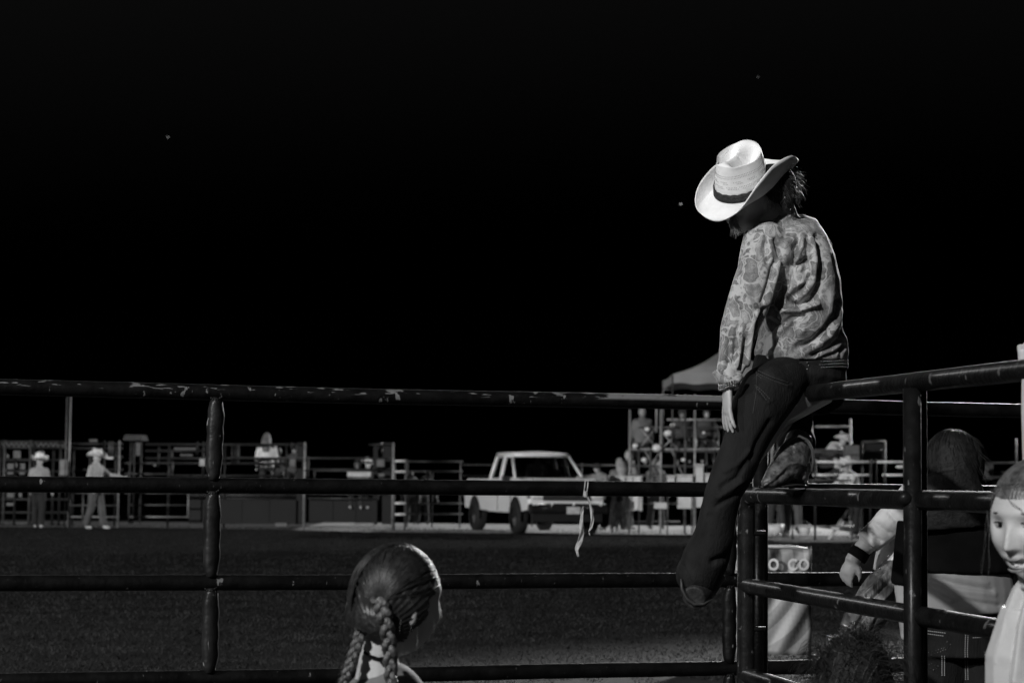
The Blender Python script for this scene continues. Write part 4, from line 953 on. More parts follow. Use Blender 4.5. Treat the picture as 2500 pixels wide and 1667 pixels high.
MB().box((cx_, 56, (a.z+b_.z)/2), (b_.x-a.x, 1.0, abs(b_.z-a.z)), None, .86).build('roof', gmat('hut_roof', .05, .7), hut)
for x in (320, 327, 345): p = P(x, 1075, 55.9); MB().tube([Vector((p.x, p.y, 0)), p], .03, 8).build('leg', DSTEEL, hut, True)
slab(MB(), 332, 1080, 342, 1112, 55.7, .05).build('placard', DSTEEL, hut)
# --- main chute block with solid lower boards
c3_ = panel('bucking_chute', 'long row of chutes with solid dark boards behind the left fence post', 'chute', 52.2,
            [(355, 740, 1084+0), (355, 550, 1100), (355, 740, 1118), (355, 740, 1130), (355, 740, 1160), (460, 740, 1208, DSTEEL), (460, 740, 1216)],
            [(413, 1083, 1290), (420, 1100, 1122, DSTEEL), (482, 1078, 1110), (497, 1078, 1170), (568, 1086, 1132), (576, 1086, 1132), (583, 1086, 1132, MID), (550, 1086, 1290), (388, 1090, 1140)], DDARK, .03)
for k, (x0, x1) in enumerate(((462, 525), (527, 590), (592, 657), (659, 722))): slab(MB(), x0, 1219, x1, 1279, 52.0, .05).build('board', BOARD, c3_)
slab(MB(), 487, 1120, 500, 1137, 52.0, .03).build('placard', gmat('pale_placard', .34, .7), c3_)
slab(MB(), 425, 1092, 478, 1098, 52.1, .03).build('sign_strip', DSTEEL, c3_); slab(MB(), 440, 1108, 470, 1113, 52.1, .03).build('sign_strip', DSTEEL, c3_)
MB().ell(P(377, 1136, 51.9), .035).build('gate_knob', LITE, c3_, True)
c4_ = panel('bucking_chute', 'chute block with two tall dark posts between the seated woman and the ladder', 'chute', 52.0,
            [(555, 960, 1117, DSTEEL), (745, 960, 1145), (752, 960, 1205, DSTEEL), (752, 925, 1216, DSTEEL), (700, 745, 1085), (900, 960, 1085), (768, 910, 1148, DSTEEL)],
            [(744, 1079, 1300, LITE), (753, 1114, 1165, DSTEEL), (960, 1080, 1300, LITE), (768, 1145, 1168, DSTEEL), (700, 1082, 1165), (712, 1080, 1100)], DDARK, .022)
for x0, x1, y0 in ((726, 742, 1080), (935, 958, 1080), (912, 920, 1082)): slab(MB(), x0, y0, x1, 1280, 52.1, .3).build('post', BOARD, c4_)
for x0, x1 in ((755, 812), (814, 868), (870, 925)): slab(MB(), x0, 1219, x1, 1274, 52.2, .05).build('board', BOARD, c4_)
for q in ((707, 1120, 721, 1138), (920, 1121, 938, 1139), (924, 1155, 938, 1162)): slab(MB(), *q, 51.8, .03).build('placard', PLAC, c4_)
tb = thing('white_board', 'pale board on the chute platform below two heads', 'board', P(880, 1157, 51.7)); slab(MB(), 848, 1151, 905, 1163, 51.7, .04).build('face', gmat('pale_board', .45, .7, 0, .4, 4), tb); slab(MB(), 860, 1163, 900, 1170, 51.72, .04).build('skirt', DSTEEL, tb)
for x0, x1, y in ((672, 700, 1278), (865, 912, 1278)): tag(slab(MB(), x0, y-2, x1, y+6, 51.6, .3).build('curb_block', gmat('kerb_pale', .2, .9, 0, .5, 3)), 'pale block lying at the foot of the chutes below the '+('seated woman' if x0 < 700 else 'white board'), 'block')
# ladder
ld = thing('ladder', 'short bright-runged ladder leaning at the right end of the chutes', 'ladder', Vector((P(976, 1200, 51).x, 51, 0)))
for x in (964, 990): p = P(x, 1120, 51); MB().tube([Vector((p.x, p.y, 0)), p], .022, 8).build('stile', DSTEEL, ld, True)
for y in (1125, 1151, 1190, 1228, 1255): MB().tube([P(964, y, 51), P(990, y, 51)], .028, 8).build('rung', gmat('pale_rung', .6, .4), ld, True)
panel('livestock_panel', 'dim pipe panels between the ladder and the truck', 'panel', 55, [(993, 1130, 1126), (993, 1130, 1150), (993, 1130, 1228, MID), (993, 1130, 1254, MID)], [(995, 1122, 1285), (1056, 1150, 1285), (1124, 1125, 1285, MID)], DSTEEL, .02)
panel('livestock_panel', 'dim pipe panel behind the truck and the person in the cap', 'panel', 57, [(1130, 1540, 1134), (1130, 1540, 1160), (1400, 1660, 1272)], [(1300, 1130, 1285), (1420, 1130, 1285)], DSTEEL, .02)
# --- people on the far side
far_person(92, 1287, 50.2, 170, 'cowboy in pale hat and light shirt with his back to the camera, far left', 1.68, hatv=.75, shirt=.30, pants=.012, step=.10)
far_person(231, 1290, 49.6, 68, 'cowboy in cream hat and plaid shirt standing with one arm held out to the right', 1.78, hatv=.55, shirt=.36, pants=.07, step=.16, arms={1: ((.10, .20, -.16), (.30, .16, -.05)), -1: ((-.02, .10, -.28), (.12, -.02, -.22))})
far_person(650, 0, 52.6, 180, 'woman with long fair hair in a white top sitting on the chute rail', 1.7, top='long', hairv=.12, shirt=.62, pants=.03, sit=1143)
far_person(935, 0, 52.5, 10, 'person in white hat sitting high beside the tall dark post', 1.5, hatv=.6, shirt=.10, pants=.02, sit=1165)
far_person(872, 0, 52.6, 0, 'person with dark hair sitting behind the pale board', 1.5, top='hair', shirt=.03, pants=.02, sit=1200)
far_person(897, 0, 52.7, 20, 'person in a pale hat sitting behind the pale board beside the dark-haired one', 1.5, hatv=.55, shirt=.05, pants=.02, sit=1200)
far_person(717, 0, 52.6, 0, 'person in dark shirt sitting between the seated woman and the tall post', 1.5, top='cap', shirt=.05, pants=.02, sit=1162, skin=.25)
far_person(678, 0, 52.8, 30, 'small person just right of the woman in white', 1.3, top='hair', shirt=.04, pants=.02, sit=1160, skin=.2)
far_person(1003, 1278, 55.5, 0, 'person bending behind the panel just right of the ladder', 1.5, top='hair', shirt=.12, pants=.05, skin=.2, lean=1.0)
far_person(1030, 1278, 55.5, 20, 'person with pale shirt behind the panel left of the truck', 1.5, top='hair', shirt=.15, pants=.03, skin=.2, lean=1.0)
# =================================================================== PICKUP
WHITEP = gmat('white_car_paint', .76, .3, 0, .04, 2, coat=.4); GLASS = gmat('dark_glass', .012, .08, spec=.8); CHROME = gmat('chrome', .5, .18, 1, .1, 5); RUB = gmat('tyre_rubber', .008, .8, 0, .4, 10, .3, 40); TRIM = gmat('black_trim', .012, .5)
tc_ = P(1385, 1300, 48.6); tc_.z = 0
tk = thing('pickup_truck', 'white extended-cab pickup truck parked across the arena, facing the camera', 'truck', tc_)
# local frame: origin at front bumper centre on the ground. x = back along the truck, y = to the camera-right side, z up
yaw = math.radians(17.5)
tf = Vector((math.sin(yaw), -math.cos(yaw), 0)); tl = Vector((math.cos(yaw), math.sin(yaw), 0))   # forward, towards picture right
def T(b_, s_, z_): return tc_-tf*b_+tl*s_+Vector((0, 0, z_))
def loft(secs, name, mat, parent, smooth=True, cap=True):
    """secs: list of closed outlines (same count)"""
    mb = MB(); n_ = len(secs[0])
    for s_ in secs: mb.v += s_
    for k in range(len(secs)-1):
        for j_ in range(n_): q = k*n_; mb.f.append((q+j_, q+(j_+1) % n_, q+n_+(j_+1) % n_, q+n_+j_))
    if cap: mb.f.append(tuple(range(n_))[::-1]); q = (len(secs)-1)*n_; mb.f.append(tuple(q+j_ for j_ in range(n_)))
    o = mb.build(name, mat, parent, False); md = o.modifiers.new('bev', 'BEVEL'); md.width = .025; md.segments = 3; md.limit_method = 'ANGLE'
    return o
def sec(b_, pts): return [T(b_, y_, z_) for y_, z_ in pts]
def body_sec(b_, top, wd=.93, bot=.52): return sec(b_, [(-wd, bot), (-wd-.01, bot+.25), (-wd+.01, top-.10), (-wd+.06, top), (wd-.06, top), (wd-.01, top-.10), (wd+.01, bot+.25), (wd, bot)])
body = loft([body_sec(.06, 1.14, .88, .62), body_sec(.14, 1.18, .91, .56), body_sec(.55, 1.24, .93, .52), body_sec(1.15, 1.29, .93, .5), body_sec(1.45, 1.30, .93, .48), body_sec(3.2, 1.28, .93, .48), body_sec(3.24, 1.27, .93, .50), body_sec(5.2, 1.27, .92, .55)], 'body', WHITEP, tk)
def cab_sec(b_, top, wt, wb, z0=1.15): return sec(b_, [(-wb, z0), (-wt, top-.07), (-wt+.10, top), (wt-.10, top), (wt, top-.07), (wb, z0)])
# cab built of roof and pillars so the windows are openings
roof = MB().grid(lambda u, v: T(1.95+1.25*u, (v-.5)*2*(.70-.02*math.cos(u*3)), 1.835+.035*math.sin(math.pi*v)+.012*math.sin(math.pi*u)), 8, 10).build('roof', WHITEP, tk, True)
md = roof.modifiers.new('t', 'SOLIDIFY'); md.thickness = .09; md.offset = 0
def pillar(a, b_, r, mat=WHITEP, name='pillar'): MB().tube([a, a.lerp(b_, .5)+Vector((0, 0, .01)), b_], r, 8).build(name, mat, tk, True)
for s_ in (-1, 1):
    pillar(T(1.22, s_*.86, 1.18), T(1.98, s_*.70, 1.80), .036)
    pillar(T(2.30, s_*.88, 1.15), T(2.42, s_*.71, 1.80), .04)
    pillar(T(2.38, s_*.88, 1.15), T(2.50, s_*.71, 1.80), .04)
    pillar(T(3.25, s_*.88, 1.12), T(3.12, s_*.70, 1.80), .06)
    pillar(T(1.95, s_*.71, 1.80), T(3.15, s_*.70, 1.80), .040, name='roof_rail')
pillar(T(1.97, -.70, 1.81), T(1.97, .70, 1.81), .038, name='windscreen_header')
pillar(T(3.15, -.70, 1.80), T(3.15, .70, 1.80), .05, name='rear_header')
def quad(name, pts, mat, parent=tk, t=.01):
    mb = MB(); mb.v = list(pts); mb.f = [tuple(range(len(pts)))]; o = mb.build(name, mat, parent); md = o.modifiers.new('t', 'SOLIDIFY'); md.thickness = t; md.offset = -1; return o
gl_m = bpy.data.materials.new('window_glass'); gl_m.use_nodes = True; pb = gl_m.node_tree.nodes['Principled BSDF']; pb.inputs['Transmission Weight'].default_value = 1; pb.inputs['Roughness'].default_value = .02; pb.inputs['IOR'].default_value = 1.1; pb.inputs['Base Color'].default_value = (.35, .35, .35, 1)
quad('windscreen', [T(1.24, -.84, 1.19), T(1.24, .84, 1.19), T(1.95, .69, 1.79), T(1.95, -.69, 1.79)], gl_m)
quad('rear_window', [T(3.22, -.82, 1.19), T(3.22, .82, 1.19), T(3.13, .67, 1.77), T(3.13, -.67, 1.77)], GLASS)
for s_ in (-1, 1):
    quad('side_window', [T(1.34, s_*.862, 1.19), T(2.28, s_*.872, 1.17), T(2.40, s_*.70, 1.78), T(2.0, s_*.70, 1.78)], gl_m)
    quad('side_window', [T(2.42, s_*.872, 1.17), T(3.18, s_*.872, 1.15), T(3.08, s_*.70, 1.77), T(2.52, s_*.70, 1.77)], gl_m)
    for bx, nm in ((1.35, 'door_seam'), (2.36, 'door_seam')): MB().box(T(bx, s_*.942, .84), (.012, .012, .62), basis(tf, Vector((0, 0, 1)))).build(nm, TRIM, tk)
    MB().box(T(2.2, s_*.955, 1.02), (.14, .03, .035), basis(tf, Vector((0, 0, 1)))).build('door_handle', TRIM, tk)
    mm = MB().box(T(1.48, s_*1.03, 1.24), (.08, .16, .20), basis(tf, Vector((0, 0, 1)))).build('mirror', TRIM, tk); mdm = mm.modifiers.new('b', 'BEVEL'); mdm.width = .02
# inside: seats, wheel, driver
ins = MB(); 
for s_ in (-.4, .4): ins.box(T(2.45, s_, 1.15), (.14, .5, .7), basis(tf, Vector((0, 0, 1)))); ins.ell(T(2.48, s_, 1.56), (.08, .12, .10))
ins.build('seat', gmat('seat_cloth', .10, .9), tk)
MB().tube([T(1.75+.05*math.sin(t), .38+.18*math.cos(t), 1.25+.17*math.sin(t)) for t in np.linspace(0, 2*math.pi, 18)], .015, 6).build('steering_wheel', TRIM, tk)
MB().box(T(1.55, 0, 1.14), (.35, 1.6, .16), basis(tf, Vector((0, 0, 1)))).build('dashboard', gmat('dash', .05), tk)
# wheels
def wheel(b_, s_, r=.38, wd=.26):
    c_ = T(b_, s_*(.86), r); ax = tl*s_
    prof = [(-wd/2, r*.62), (-wd/2, r*.90), (-wd*.38, r*.985), (wd*.38, r*.985), (wd/2, r*.90), (wd/2, r*.62)]
    up = Vector((0, 0, 1)); fx = ax.cross(up)
    mb = MB()
    for a_, rr_ in prof:
        for j_ in range(28):
            t = 2*math.pi*j_/28; k_ = rr_*(1.0+(.012 if j_ % 2 and rr_ > r*.95 else 0)); mb.v.append(c_+ax*a_+(up*math.cos(t)+fx*math.sin(t))*k_)
    for k_ in range(len(prof)-1):
        for j_ in range(28): q = k_*28; mb.f.append((q+j_, q+(j_+1) % 28, q+28+(j_+1) % 28, q+28+j_))
    w_ = thing  # keep simple: wheel part with rim sub-part
    o = mb.build('wheel', RUB, tk, True)
    rm = MB()
    for a_, rr_ in ((wd*.30, r*.62), (wd*.22, r*.50), (wd*.05, r*.45), (wd*.05, .09), (wd*.30, .07), (wd*.32, .001)):
        for j_ in range(28):
            t = 2*math.pi*j_/28; rm.v.append(c_+ax*a_+(up*math.cos(t)+fx*math.sin(t))*rr_)
    for k_ in range(5):
        for j_ in range(28): q = k_*28; rm.f.append((q+j_, q+(j_+1) % 28, q+28+(j_+1) % 28, q+28+j_))
    rm.build('rim', gmat('dull_rim', .16, .4, .6), o, True)
    # arch: flat black sheet, shade of the wheel well put into its colour
    ar_ = MB()
    for k_, rr_ in enumerate((r*1.22, .02)):
        for j_ in range(20):
            t = -math.pi/2-.25+(math.pi+.5)*j_/19; ar_.v.append(T(b_, s_*.952, r+.02)+(up*math.cos(t)+fx*math.sin(t))*rr_)
    for j_ in range(19): ar_.f.append((j_, j_+1, 20+j_+1, 20+j_))
    ar_.build('wheel_arch', gmat('arch_black', .005, .9), tk)
for b_ in (.95, 4.25):
    for s_ in (-1, 1): wheel(b_, s_)
RT = basis(tf, Vector((0, 0, 1)))
bmp = MB().box(T(-.02, 0, .60), (.20, 1.86, .22), RT).build('front_bumper', gmat('bumper_chrome', .10, .25, .9, .3, 3), tk); q = bmp.modifiers.new('b', 'BEVEL'); q.width = .04; q.segments = 3
MB().box(T(.02, 0, .40), (.10, 1.66, .20), RT).build('valance', TRIM, tk)
MB().tube([T(-.125, -.88, .70), T(-.14, 0, .70), T(-.125, .88, .70)], .018, 8).build('bumper_strip', CHROME, tk, True)
gr = MB().box(T(.05, 0, .90), (.08, 1.14, .24), RT).build('grille', TRIM, tk)
for k_ in range(4): MB().box(T(.0, 0, .81+k_*.06), (.02, 1.12, .014), RT).build('grille_bar', gmat('grille_bar', .12, .4, .2), gr)
for s_ in (-1, 1):
    hl = MB().box(T(.03, s_*.72, .90), (.08, .28, .18), RT).build('headlight', gmat('lamp_lens', .6, .25, 0, .3, 20), tk); hl.modifiers.new('b', 'BEVEL').width = .015
    MB().box(T(.10, s_*.90, .90), (.10, .06, .17), RT).build('indicator', gmat('indicator_lens', .22, .2), tk)
    MB().ell(T(-.12, s_*.58, .60), .03).build('bumper_bolt_glint', CHROME, tk, True)
    MB().tube([T(-.13, s_*.44, .58), T(-.13, s_*.44, .66)], .02, 8).build('tow_hook', CHROME, tk, True)
for s_, z_ in ((-.85, .70), (-.78, .70), (-.42, .70), (.1, .70), (.75, .70)): MB().ell(T(-.15, s_, z_), .030).build('bumper_bolt_glint', gmat('painted_glint', .8, .3), tk, True)  # white balls added as painted glints along the bumper strip
MB().box(T(-.135, .10, .56), (.02, .32, .16), RT).build('number_plate', gmat('plate', .5, .5, 0, .3, 9), tk)
MB().box(T(5.28, 0, .62), (.14, 1.7, .16), RT).build('rear_bumper', CHROME, tk)
MB().box(T(5.20, -.94, .95), (.06, .02, .3), RT).build('tail_light', gmat('tail_lens', .12, .2), tk)
MB().box(T(.70, 0, 1.262), (.9, 1.5, .03), RT).build('bonnet_panel', WHITEP, tk)
far_person(1310, 0, 50.6, 10, 'driver sitting behind the truck windscreen on the left', 1.7, top='hair', shirt=.10, pants=.02, sit=1194, skin=.16)
# =================================================================== PEOPLE AND TABLE RIGHT OF TRUCK
far_person(1476, 1292, 49.8, -40, 'person in dark cap and grey T-shirt leaning on the truck bonnet', 1.62, top='cap', shirt=.20, pants=.03, lean=.5, arms={1: ((.05, .08, -.24), (.10, -.04, -.2)), -1: ((.22, .10, -.06), (.24, .0, .02))})
tbl = thing('folding_table', 'table draped with a white cloth between the truck and the scaffold', 'table', Vector((P(1528, 1290, 50.2).x, 50.2, 0)))
a = P(1488, 1163, 50.2); c_ = P(1568, 1246, 50.2)
clo = MB().grid(lambda u, v: (a.x+(c_.x-a.x)*v, 50.2+.03*math.sin(v*26+u*2)+.02*math.sin(v*11)-.02, a.z+(c_.z-a.z)*u+.012*math.sin(v*17)*u), 14, 40)
o = clo.build('cloth', gmat('white_sheet', .55, .9, 0, .2, 5), tbl, True); o.modifiers.new('t', 'SOLIDIFY').thickness = .01
MB().box(((a.x+c_.x)/2, 50.5, a.z), (abs(c_.x-a.x), .6, .04)).build('table_top', gmat('white_sheet', .55), tbl)
for x in (1495, 1560):
    p = P(x, 1250, 50.6); MB().tube([Vector((p.x, p.y, 0)), Vector((p.x, p.y, a.z))], .02, 8).build('leg', MID, tbl, True)
far_person(1512, 1292, 51.2, 200, 'person with long fair hair behind the white-draped table', 1.72, top='long', hairv=.3, shirt=.14, pants=.15, skin=.35)
far_person(1533, 1292, 51.5, 120, 'taller striped-shirt person behind the white-draped table', 1.92, top='hair', hairv=.35, shirt=.22, pants=.12, skin=.4)
far_person(1512, 1294, 50.0, 0, 'bare-legged child in front of the white-draped table', .80, top='hair', shirt=.5, pants=.35, skin=.5)
# =================================================================== SCAFFOLD STAND
sd = 50.5
sc_ = panel('scaffold_stand', 'scaffold announcer stand behind the sitting woman, pale tubes and crossbraces', 'scaffold', sd,
      [(1538, 1785, 1096, STEEL), (1628, 1785, 1024, STEEL), (1560, 1785, 1043, MID), (1538, 1760, 1137, MID), (1538, 1785, 1160, MID), (1538, 1785, 1228, MID), (1990, 2078, 1041, STEEL), (1900, 2078, 1098, MID), (1900, 2060, 1112, DSTEEL)],
      [(1538, 1000, 1300, STEEL), (1603, 962, 1055, STEEL), (1614, 962, 1300, STEEL), (1673, 962, 1300, MID), (1697, 962, 1300, STEEL), (1648, 1096, 1180, MID), (1725, 1096, 1180, MID), (2076, 1022, 1300, STEEL), (1560, 1096, 1190, MID), (1588, 1096, 1170, MID), (1900, 1010, 1300, MID), (1885, 1000, 1300, STEEL), (1744, 1096, 1300, MID)], STEEL, .026)
def brace(x0, y0, x1, y1, m_=STEEL): MB().tube([P(x0, y0, sd+.05), P(x1, y1, sd+.05)], .018, 6).build('brace', m_, sc_, True)
for q in ((1616, 1055, 1655, 1096), (1655, 1055, 1616, 1096), (1560, 1040, 1605, 1096), (1605, 1040, 1560, 1096), (1575, 1100, 1610, 1175), (1610, 1100, 1575, 1175), (1640, 1100, 1675, 1178)): brace(*q)
for q in ((1940, 1128, 2070, 1190), (2070, 1128, 1960, 1190)): brace(*q, m_=MID)
MB().box(((P(1538, 1098, sd).x+P(2078, 1098, sd).x)/2, sd+.8, P(1800, 1100, sd).z), (P(2078, 1098, sd).x-P(1538, 1098, sd).x, 1.5, .05)).build('deck', gmat('deck_ply', .06, .8, 0, .5, 3), sc_)
# canopy
cn = thing('canopy_tent', 'pale pyramid canopy tent above the scaffold behind the woman in the hat', 'tent', P(1770, 1098, 51.3))
e0, e1 = P(1642, 936, 50.2), P(1940, 940, 50.2); yb = 53.4; ap = P(1775, 846, 51.8)
CAN = gmat('canopy_cloth', .24, .85, 0, .15, 2, .3, 3)
zc = e0.z; vh = .22
corners = [Vector((e0.x, 50.2, zc+vh)), Vector((e1.x, 50.2, zc+vh)), Vector((e1.x, yb, zc+vh)), Vector((e0.x, yb, zc+vh))]
for k_ in range(4):
    A_, B_ = corners[k_], corners[(k_+1) % 4]
    def fn(u, v, A_=A_, B_=B_):
        p = A_.lerp(B_, v); q = p.lerp(ap, u); q.z -= .10*math.sin(math.pi*u)+.05*math.sin(math.pi*v)*(1-u)*.6; return q
    MB().grid(fn, 10, 12).build('roof_panel', CAN, cn, True)
    MB().grid(lambda u, v, A_=A_, B_=B_: A_.lerp(B_, v)-Vector((0, 0, vh*u+.03*math.sin(math.pi*v)*(1-u)-.02*math.sin(v*25)*u)), 3, 24).build('valance', CAN, cn, True)
    MB().tube([Vector((A_.x, A_.y, P(1800, 1098, sd).z)), A_], .02, 8).build('leg', MID, cn, True)
# people and gear on and in front of the scaffold
far_person(1568, 0, 51.6, 185, 'person in grey shirt seated on the scaffold at its left end', 1.75, top='hair', hairv=.25, shirt=.13, pants=.03, sit=1085, skin=.3)
far_person(1600, 1290, 51.8, 20, 'person standing under the scaffold near its left end', 1.7, top='hair', hairv=.2, shirt=.12, pants=.05)
far_person(1665, 0, 52.2, 0, 'person with dark shirt sitting on the scaffold by the middle tube', 1.7, top='cap', shirt=.04, pants=.02, sit=1085, skin=.2)
far_person(1725, 0, 52.2, 0, 'person sitting on the scaffold just left of the woman in the hat', 1.7, top='hair', shirt=.05, pants=.02, sit=1085, skin=.35)
far_person(2008, 0, 51.8, 60, 'person in white shirt and pale hat bent over the scaffold table', 1.65, hatv=.5, shirt=.45, pants=.03, sit=1135, lean=.9)
CW = gmat('white_plastic', .6, .5, 0, .3, 3)
for i_, (x0, x1, y0, y1, lb) in enumerate(((1653, 1692, 1158, 1186, 'white cooler box under the scaffold, widest one'), (1700, 1718, 1132, 1186, 'tall white plastic drum under the scaffold by the woman\'s knee'), (1722, 1745, 1155, 1186, 'white box beside the tall drum'), (1630, 1648, 1160, 1186, 'small white box left of the wide cooler'))):
    t_ = thing('cooler_box', lb, 'box', P((x0+x1)/2, y1, 50.1)); o = slab(MB(), x0, y0+5, x1, y1, 50.1, .3).build('box', CW, t_); o.modifiers.new('b', 'BEVEL').width = .02
    slab(MB(), x0-1, y0, x1+1, y0+4, 50.08, .34).build('lid', CW, t_)
tb2 = thing('trestle_table', 'table holding the white coolers under the scaffold', 'table', Vector((P(1690, 1290, 50.2).x, 50.2, 0)))
slab(MB(), 1625, 1187, 1760, 1191, 50.0, .6).build('table_top', MID, tb2)
for x in (1630, 1690, 1755): p = P(x, 1191, 50.3); MB().tube([Vector((p.x, p.y, 0)), p], .02, 6).build('leg', MID, tb2, True)
for (x0, y0, x1, y1, lb) in ((1656, 1212, 1698, 1241, 'white crate on the rail under the trestle table'), (1598, 1228, 1632, 1241, 'low pale crate left of the white crate'), (1700, 1212, 1716, 1238, 'narrow pale crate right of the white crate')):
    t_ = thing('crate', lb, 'crate', P((x0+x1)/2, y1, 50.4)); slab(MB(), x0, y0, x1, y1, 50.4, .3).build('side', CW, t_); slab(MB(), x0-1, y0-2, x1+1, y0+1, 50.37, .35).build('rim', CW, t_)
for x, y, r_, lb in ((1551, 1088, .055, 'left'), (1604, 1093, .09, 'middle'), (1572, 1122, .05, 'lower left'), (1631, 1057, .075, 'upper'), (1643, 1037, .05, 'topmost'), (1718, 1056, .03, 'right small'), (1580, 1047, .05, 'hand-height'), (1668, 1122, .04, 'lower right')):
    t_ = thing('water_jug', 'pale round jug on the scaffold tubes, the %s one' % lb, 'jug', P(x, y, sd-.1)); MB().ell(P(x, y, sd-.12), (r_*1.3, r_, r_)).build('body', gmat('jug_white', .75, .3), t_, True); MB().tube([P(x, y, sd-.12)+Vector((0, 0, r_*.8)), P(x, y, sd-.12)+Vector((0, 0, r_*1.3))], r_*.3, 8).build('cap', MID, t_, True)
# --- right part: speakers, white rails, cowboy with a broom
sp = thing('loudspeaker', 'grey loudspeaker box on the right end of the scaffold', 'speaker', P(2080, 1125, 50.0)); o = slab(MB(), 2064, 1086, 2098, 1126, 50.0, .35).build('cabinet', gmat('speaker_grey', .10, .7), sp); slab(MB(), 2068, 1108, 2094, 1112, 49.97, .03).build('grille', DSTEEL, sp)
bx = panel('equipment_frame', 'dark box frame right of the loudspeaker', 'frame', 51, [(2104, 2162, 1078, DSTEEL), (2104, 2162, 1100)], [(2104, 1078, 1300, DSTEEL), (2160, 1078, 1300, DSTEEL)], DDARK, .03)
slab(MB(), 2108, 1082, 2157, 1130, 51.1, .05).build('board', BOARD, bx)
WR = gmat('white_rail', .75, .4)
panel('rail_panel', 'white-railed panel behind the cowboy with the broom', 'panel', 46, [(1984, 2128, 1127, WR), (2048, 2128, 1159, WR), (1984, 2044, 1159, WR), (1970, 2080, 1172, DSTEEL)], [(1990, 1120, 1290), (2125, 1120, 1290)], DDARK, .024)
panel('rail_panel', 'white-railed panel left of the gate post, right of the other white panel', 'panel', 46.2, [(2134, 2230, 1127, WR), (2154, 2230, 1159, WR)], [(2138, 1120, 1290), (2160, 1158, 1180, DSTEEL)], DDARK, .024)
MB_l = thing('lamp_fitting', 'bright oval lamp fitting on the white panel beside the gate post', 'lamp', P(2198, 1139, 46)); MB().ell(P(2198, 1139, 45.9), (.10, .04, .035)).build('lens', WR, MB_l, True); MB().box(P(2198, 1139, 46.05), (.16, .08, .05)).build('housing', DSTEEL, MB_l)
far_person(2090, 1311, 47.6, -60, 'cowboy in white hat and white shirt bending over a long broom', 1.78, hatv=.62, shirt=.58, pants=.012, lean=.45, arms={1: ((.14, .0, -.24), (.10, 0, -.22)), -1: ((.2, .05, -.22), (.14, 0, -.2))})
bm_ = thing('broom', 'pale long-handled broom slanting down to the left from the bending cowboy', 'broom', P(2016, 1326, 47.2))
MB().tube([P(2072, 1243, 47.2), P(2055, 1268, 47.2)], .03, 8).build('grip', MID, bm_, True); MB().tube([P(2055, 1268, 47.2), P(2018, 1325, 47.0)], .035, 8).build('handle', gmat('pale_wood', .5, .6), bm_, True); MB().ell(P(2044, 1288, 47.1), (.14, .05, .06)).build('head', CW, bm_, True)
far_person(1935, 1302, 48.4, 10, 'person standing behind the gate with legs apart, left of the broom', 1.75, top='hair', shirt=.05, pants=.08, skin=.4, step=.05)
far_person(1893, 1308, 48, 30, 'person in pale boots beside the gate hinge post', 1.7, top='hair', shirt=.03, pants=.03, step=.14)
for x, y, lb in ((1890, 1293, 'white bucket on the ground beside the hinge post'), (1964, 1295, 'white bucket on the ground between the two standing people'), (2066, 1286, 'small white tub on the rail near the broom head')):
    t_ = thing('bucket', lb, 'bucket', P(x, y+8, 47.5)); b0 = P(x, y+8, 47.5); MB().tube([b0, b0+Vector((0, 0, .2))], [.11, .15] if x != 1890 else [.2, .22], 14).build('pail', CW, t_, True); MB().tube([b0+Vector((-.14, 0, .2)), b0+Vector((0, -.05, .3)), b0+Vector((.14, 0, .2))], .008, 6).build('handle', MID, t_, True)
ps = MB().grid(lambda u, v: (P(1860, 1300, 47).x+(2.2)*v, 44.5+6*u+.5*mnoise.noise(Vector((v*9, 3, 0))), .008), 4, 30).build('dirt_path', gmat('grey_dirt', .12, .95, 0, .4, 3)); ps['kind'] = 'structure'
panel('low_rail', 'low curved pipe rail lying along the ground right of the hinge post', 'rail', 46.5, [(1930, 2085, 1284, LITE)], [(1935, 1284, 1300), (2080, 1284, 1300)], DSTEEL, .02)
# --- dim far right
panel('livestock_panel', 'very dim panels in the dark beyond the children at the right', 'panel', 60, [(2370, 2560, 1130), (2370, 2560, 1165)], [(2385, 1125, 1290), (2480, 1070, 1290), (2540, 1120, 1290)], DDARK, .03)
t_ = thing('parked_trailer', 'dim boxy trailer in the dark right of the dark-haired head', 'trailer', Vector((P(2415, 1200, 62).x, 62, 0))); slab(MB(), 2402, 1132, 2425, 1170, 62, 1).build('body', gmat('trailer_grey', .07, .7), t_); slab(MB(), 2440, 1150, 2480, 1200, 62.4, 1).build('cab', DSTEEL, t_); MB().ell(P(2389, 1141, 61), .12).build('marker_lamp', CW, t_, True)
# =================================================================== BANNER
bn = thing('banner', 'grey sponsor banner with large pale letters behind the gate bars', 'banner', P(1925, 1600, 14.6))
bd = 14.6
CLOTH = bpy.data.materials.new('banner_print'); CLOTH.use_nodes = True
n = CLOTH.node_tree.nodes; L = CLOTH.node_tree.links; b_ = n['Principled BSDF']; b_.inputs['Roughness'].default_value = .6
tcn = n.new('ShaderNodeTexCoord'); mp = n.new('ShaderNodeMapping'); mp.inputs['Rotation'].default_value = (0, .75, 0); L.new(tcn.outputs['Object'], mp.inputs[0])
mp.inputs['Rotation'].default_value = (0, 0, 0); mp.inputs['Location'].default_value = (.42, 0, -.62)
wv = n.new('ShaderNodeTexWave'); wv.wave_type = 'RINGS'; wv.rings_direction = 'Y'; wv.inputs['Scale'].default_value = 1.9; wv.inputs['Distortion'].default_value = 1.6; wv.inputs['Detail'].default_value = 0; wv.inputs['Detail Scale'].default_value = 1.2; L.new(mp.outputs[0], wv.inputs[0])
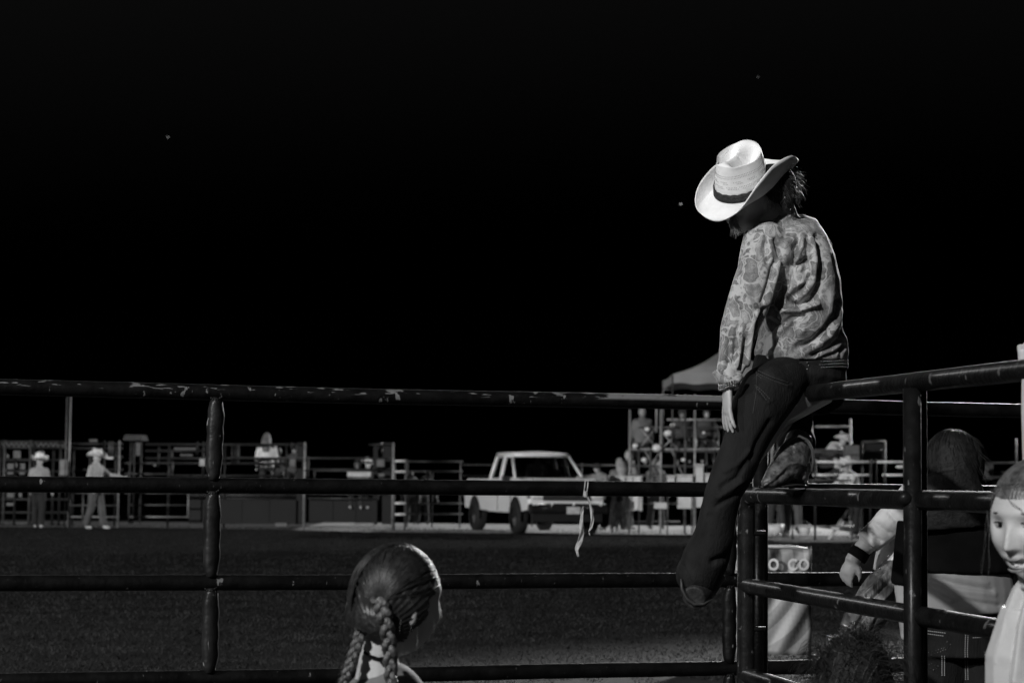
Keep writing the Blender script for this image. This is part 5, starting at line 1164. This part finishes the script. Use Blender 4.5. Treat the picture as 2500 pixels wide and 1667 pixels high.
cr_ = n.new('ShaderNodeValToRGB'); cr_.color_ramp.elements[0].position = .42; cr_.color_ramp.elements[0].color = (.05,)*3+(1,); cr_.color_ramp.elements[1].position = .5; cr_.color_ramp.elements[1].color = (.11,)*3+(1,); L.new(wv.outputs[0], cr_.inputs[0]); L.new(cr_.outputs[0], b_.inputs['Base Color'])
a = P(1790, 1338, bd); c_ = P(1979, 1598, bd)
def bfn(u, v): return (a.x+(c_.x-a.x)*v, bd+.02*math.sin(v*11+u*4)+.012*math.sin(u*17+v*23), a.z+(c_.z-a.z)*u)
o = MB().grid(bfn, 24, 24).build('cloth', CLOTH, bn, True); o.modifiers.new('t', 'SOLIDIFY').thickness = .004
MB().tube([P(1790, 1332, bd+.03), P(1930, 1334, bd+.03), P(1977, 1342, bd+.03)], .012, 8).build('top_pole', LITE, bn, True)
for x in (1791, 1977): p = P(x, 1334, bd+.04); MB().tube([Vector((p.x, p.y, 0)), p], .012, 8).build('stake', DDARK, bn, True)
LET = gmat('banner_letter', .30, .6)
def letter(ch, x, y, hpx, mat=LET, name='lettering'):
    cu = bpy.data.curves.new('t', 'FONT'); cu.body = ch; cu.size = 1; cu.extrude = .004; cu.offset = .03
    t = bpy.data.objects.new('t', cu); COL.objects.link(t); dg = bpy.context.evaluated_depsgraph_get(); dg.update(); me = bpy.data.meshes.new_from_object(t.evaluated_get(dg)); bpy.data.objects.remove(t)
    h_ = max(v.co.y for v in me.vertices); s_ = hpx*S(bd)/h_; base = P(x, y, bd-.038)
    for v in me.vertices: q = base+Vector((v.co.x*s_*.86, -v.co.z*.5, v.co.y*s_)); v.co = q-org(bn)
    me.materials.append(mat); link(name, me, bn)
letter('RODE', 1782, 1390, 27); letter('O', 1875, 1390, 27); letter('C', 1923, 1390, 27); letter('O', 1949, 1390, 27, gmat('banner_letter_dim', .30, .6)); letter('O', 1905, 1421, 24, MATS['banner_letter_dim'])
# =================================================================== STARS
for x, y, r_, e_ in ((410, 335, .22, .35), (1662, 498, .26, .6), (1851, 189, .16, .2), (980, 1120, .1, .1)):
    m = bpy.data.materials.new('star_light'); m.use_nodes = True; q = m.node_tree.nodes['Principled BSDF']; q.inputs['Base Color'].default_value = (0, 0, 0, 1); q.inputs['Emission Color'].default_value = (1, 1, 1, 1); q.inputs['Emission Strength'].default_value = e_*1.5
    if y > 1000: continue
    r = ray(x, y); p = Vector((0, 0, CAMZ))+r*900
    o = MB().ell(p, r_*1.1).build('star', m); tag(o, {410: 'faint star high in the left half of the sky', 1662: 'brightest star, just left of the cowboy hat', 1851: 'dim star high above the woman in the hat'}[x], 'star')

for o in SC.objects:
    if o.name.split('.')[0] in ('loose_hair', 'stray_hair', 'combed_hair', 'tousled_hair', 'loose_lock', 'lattice'): o['kind'] = 'stuff'
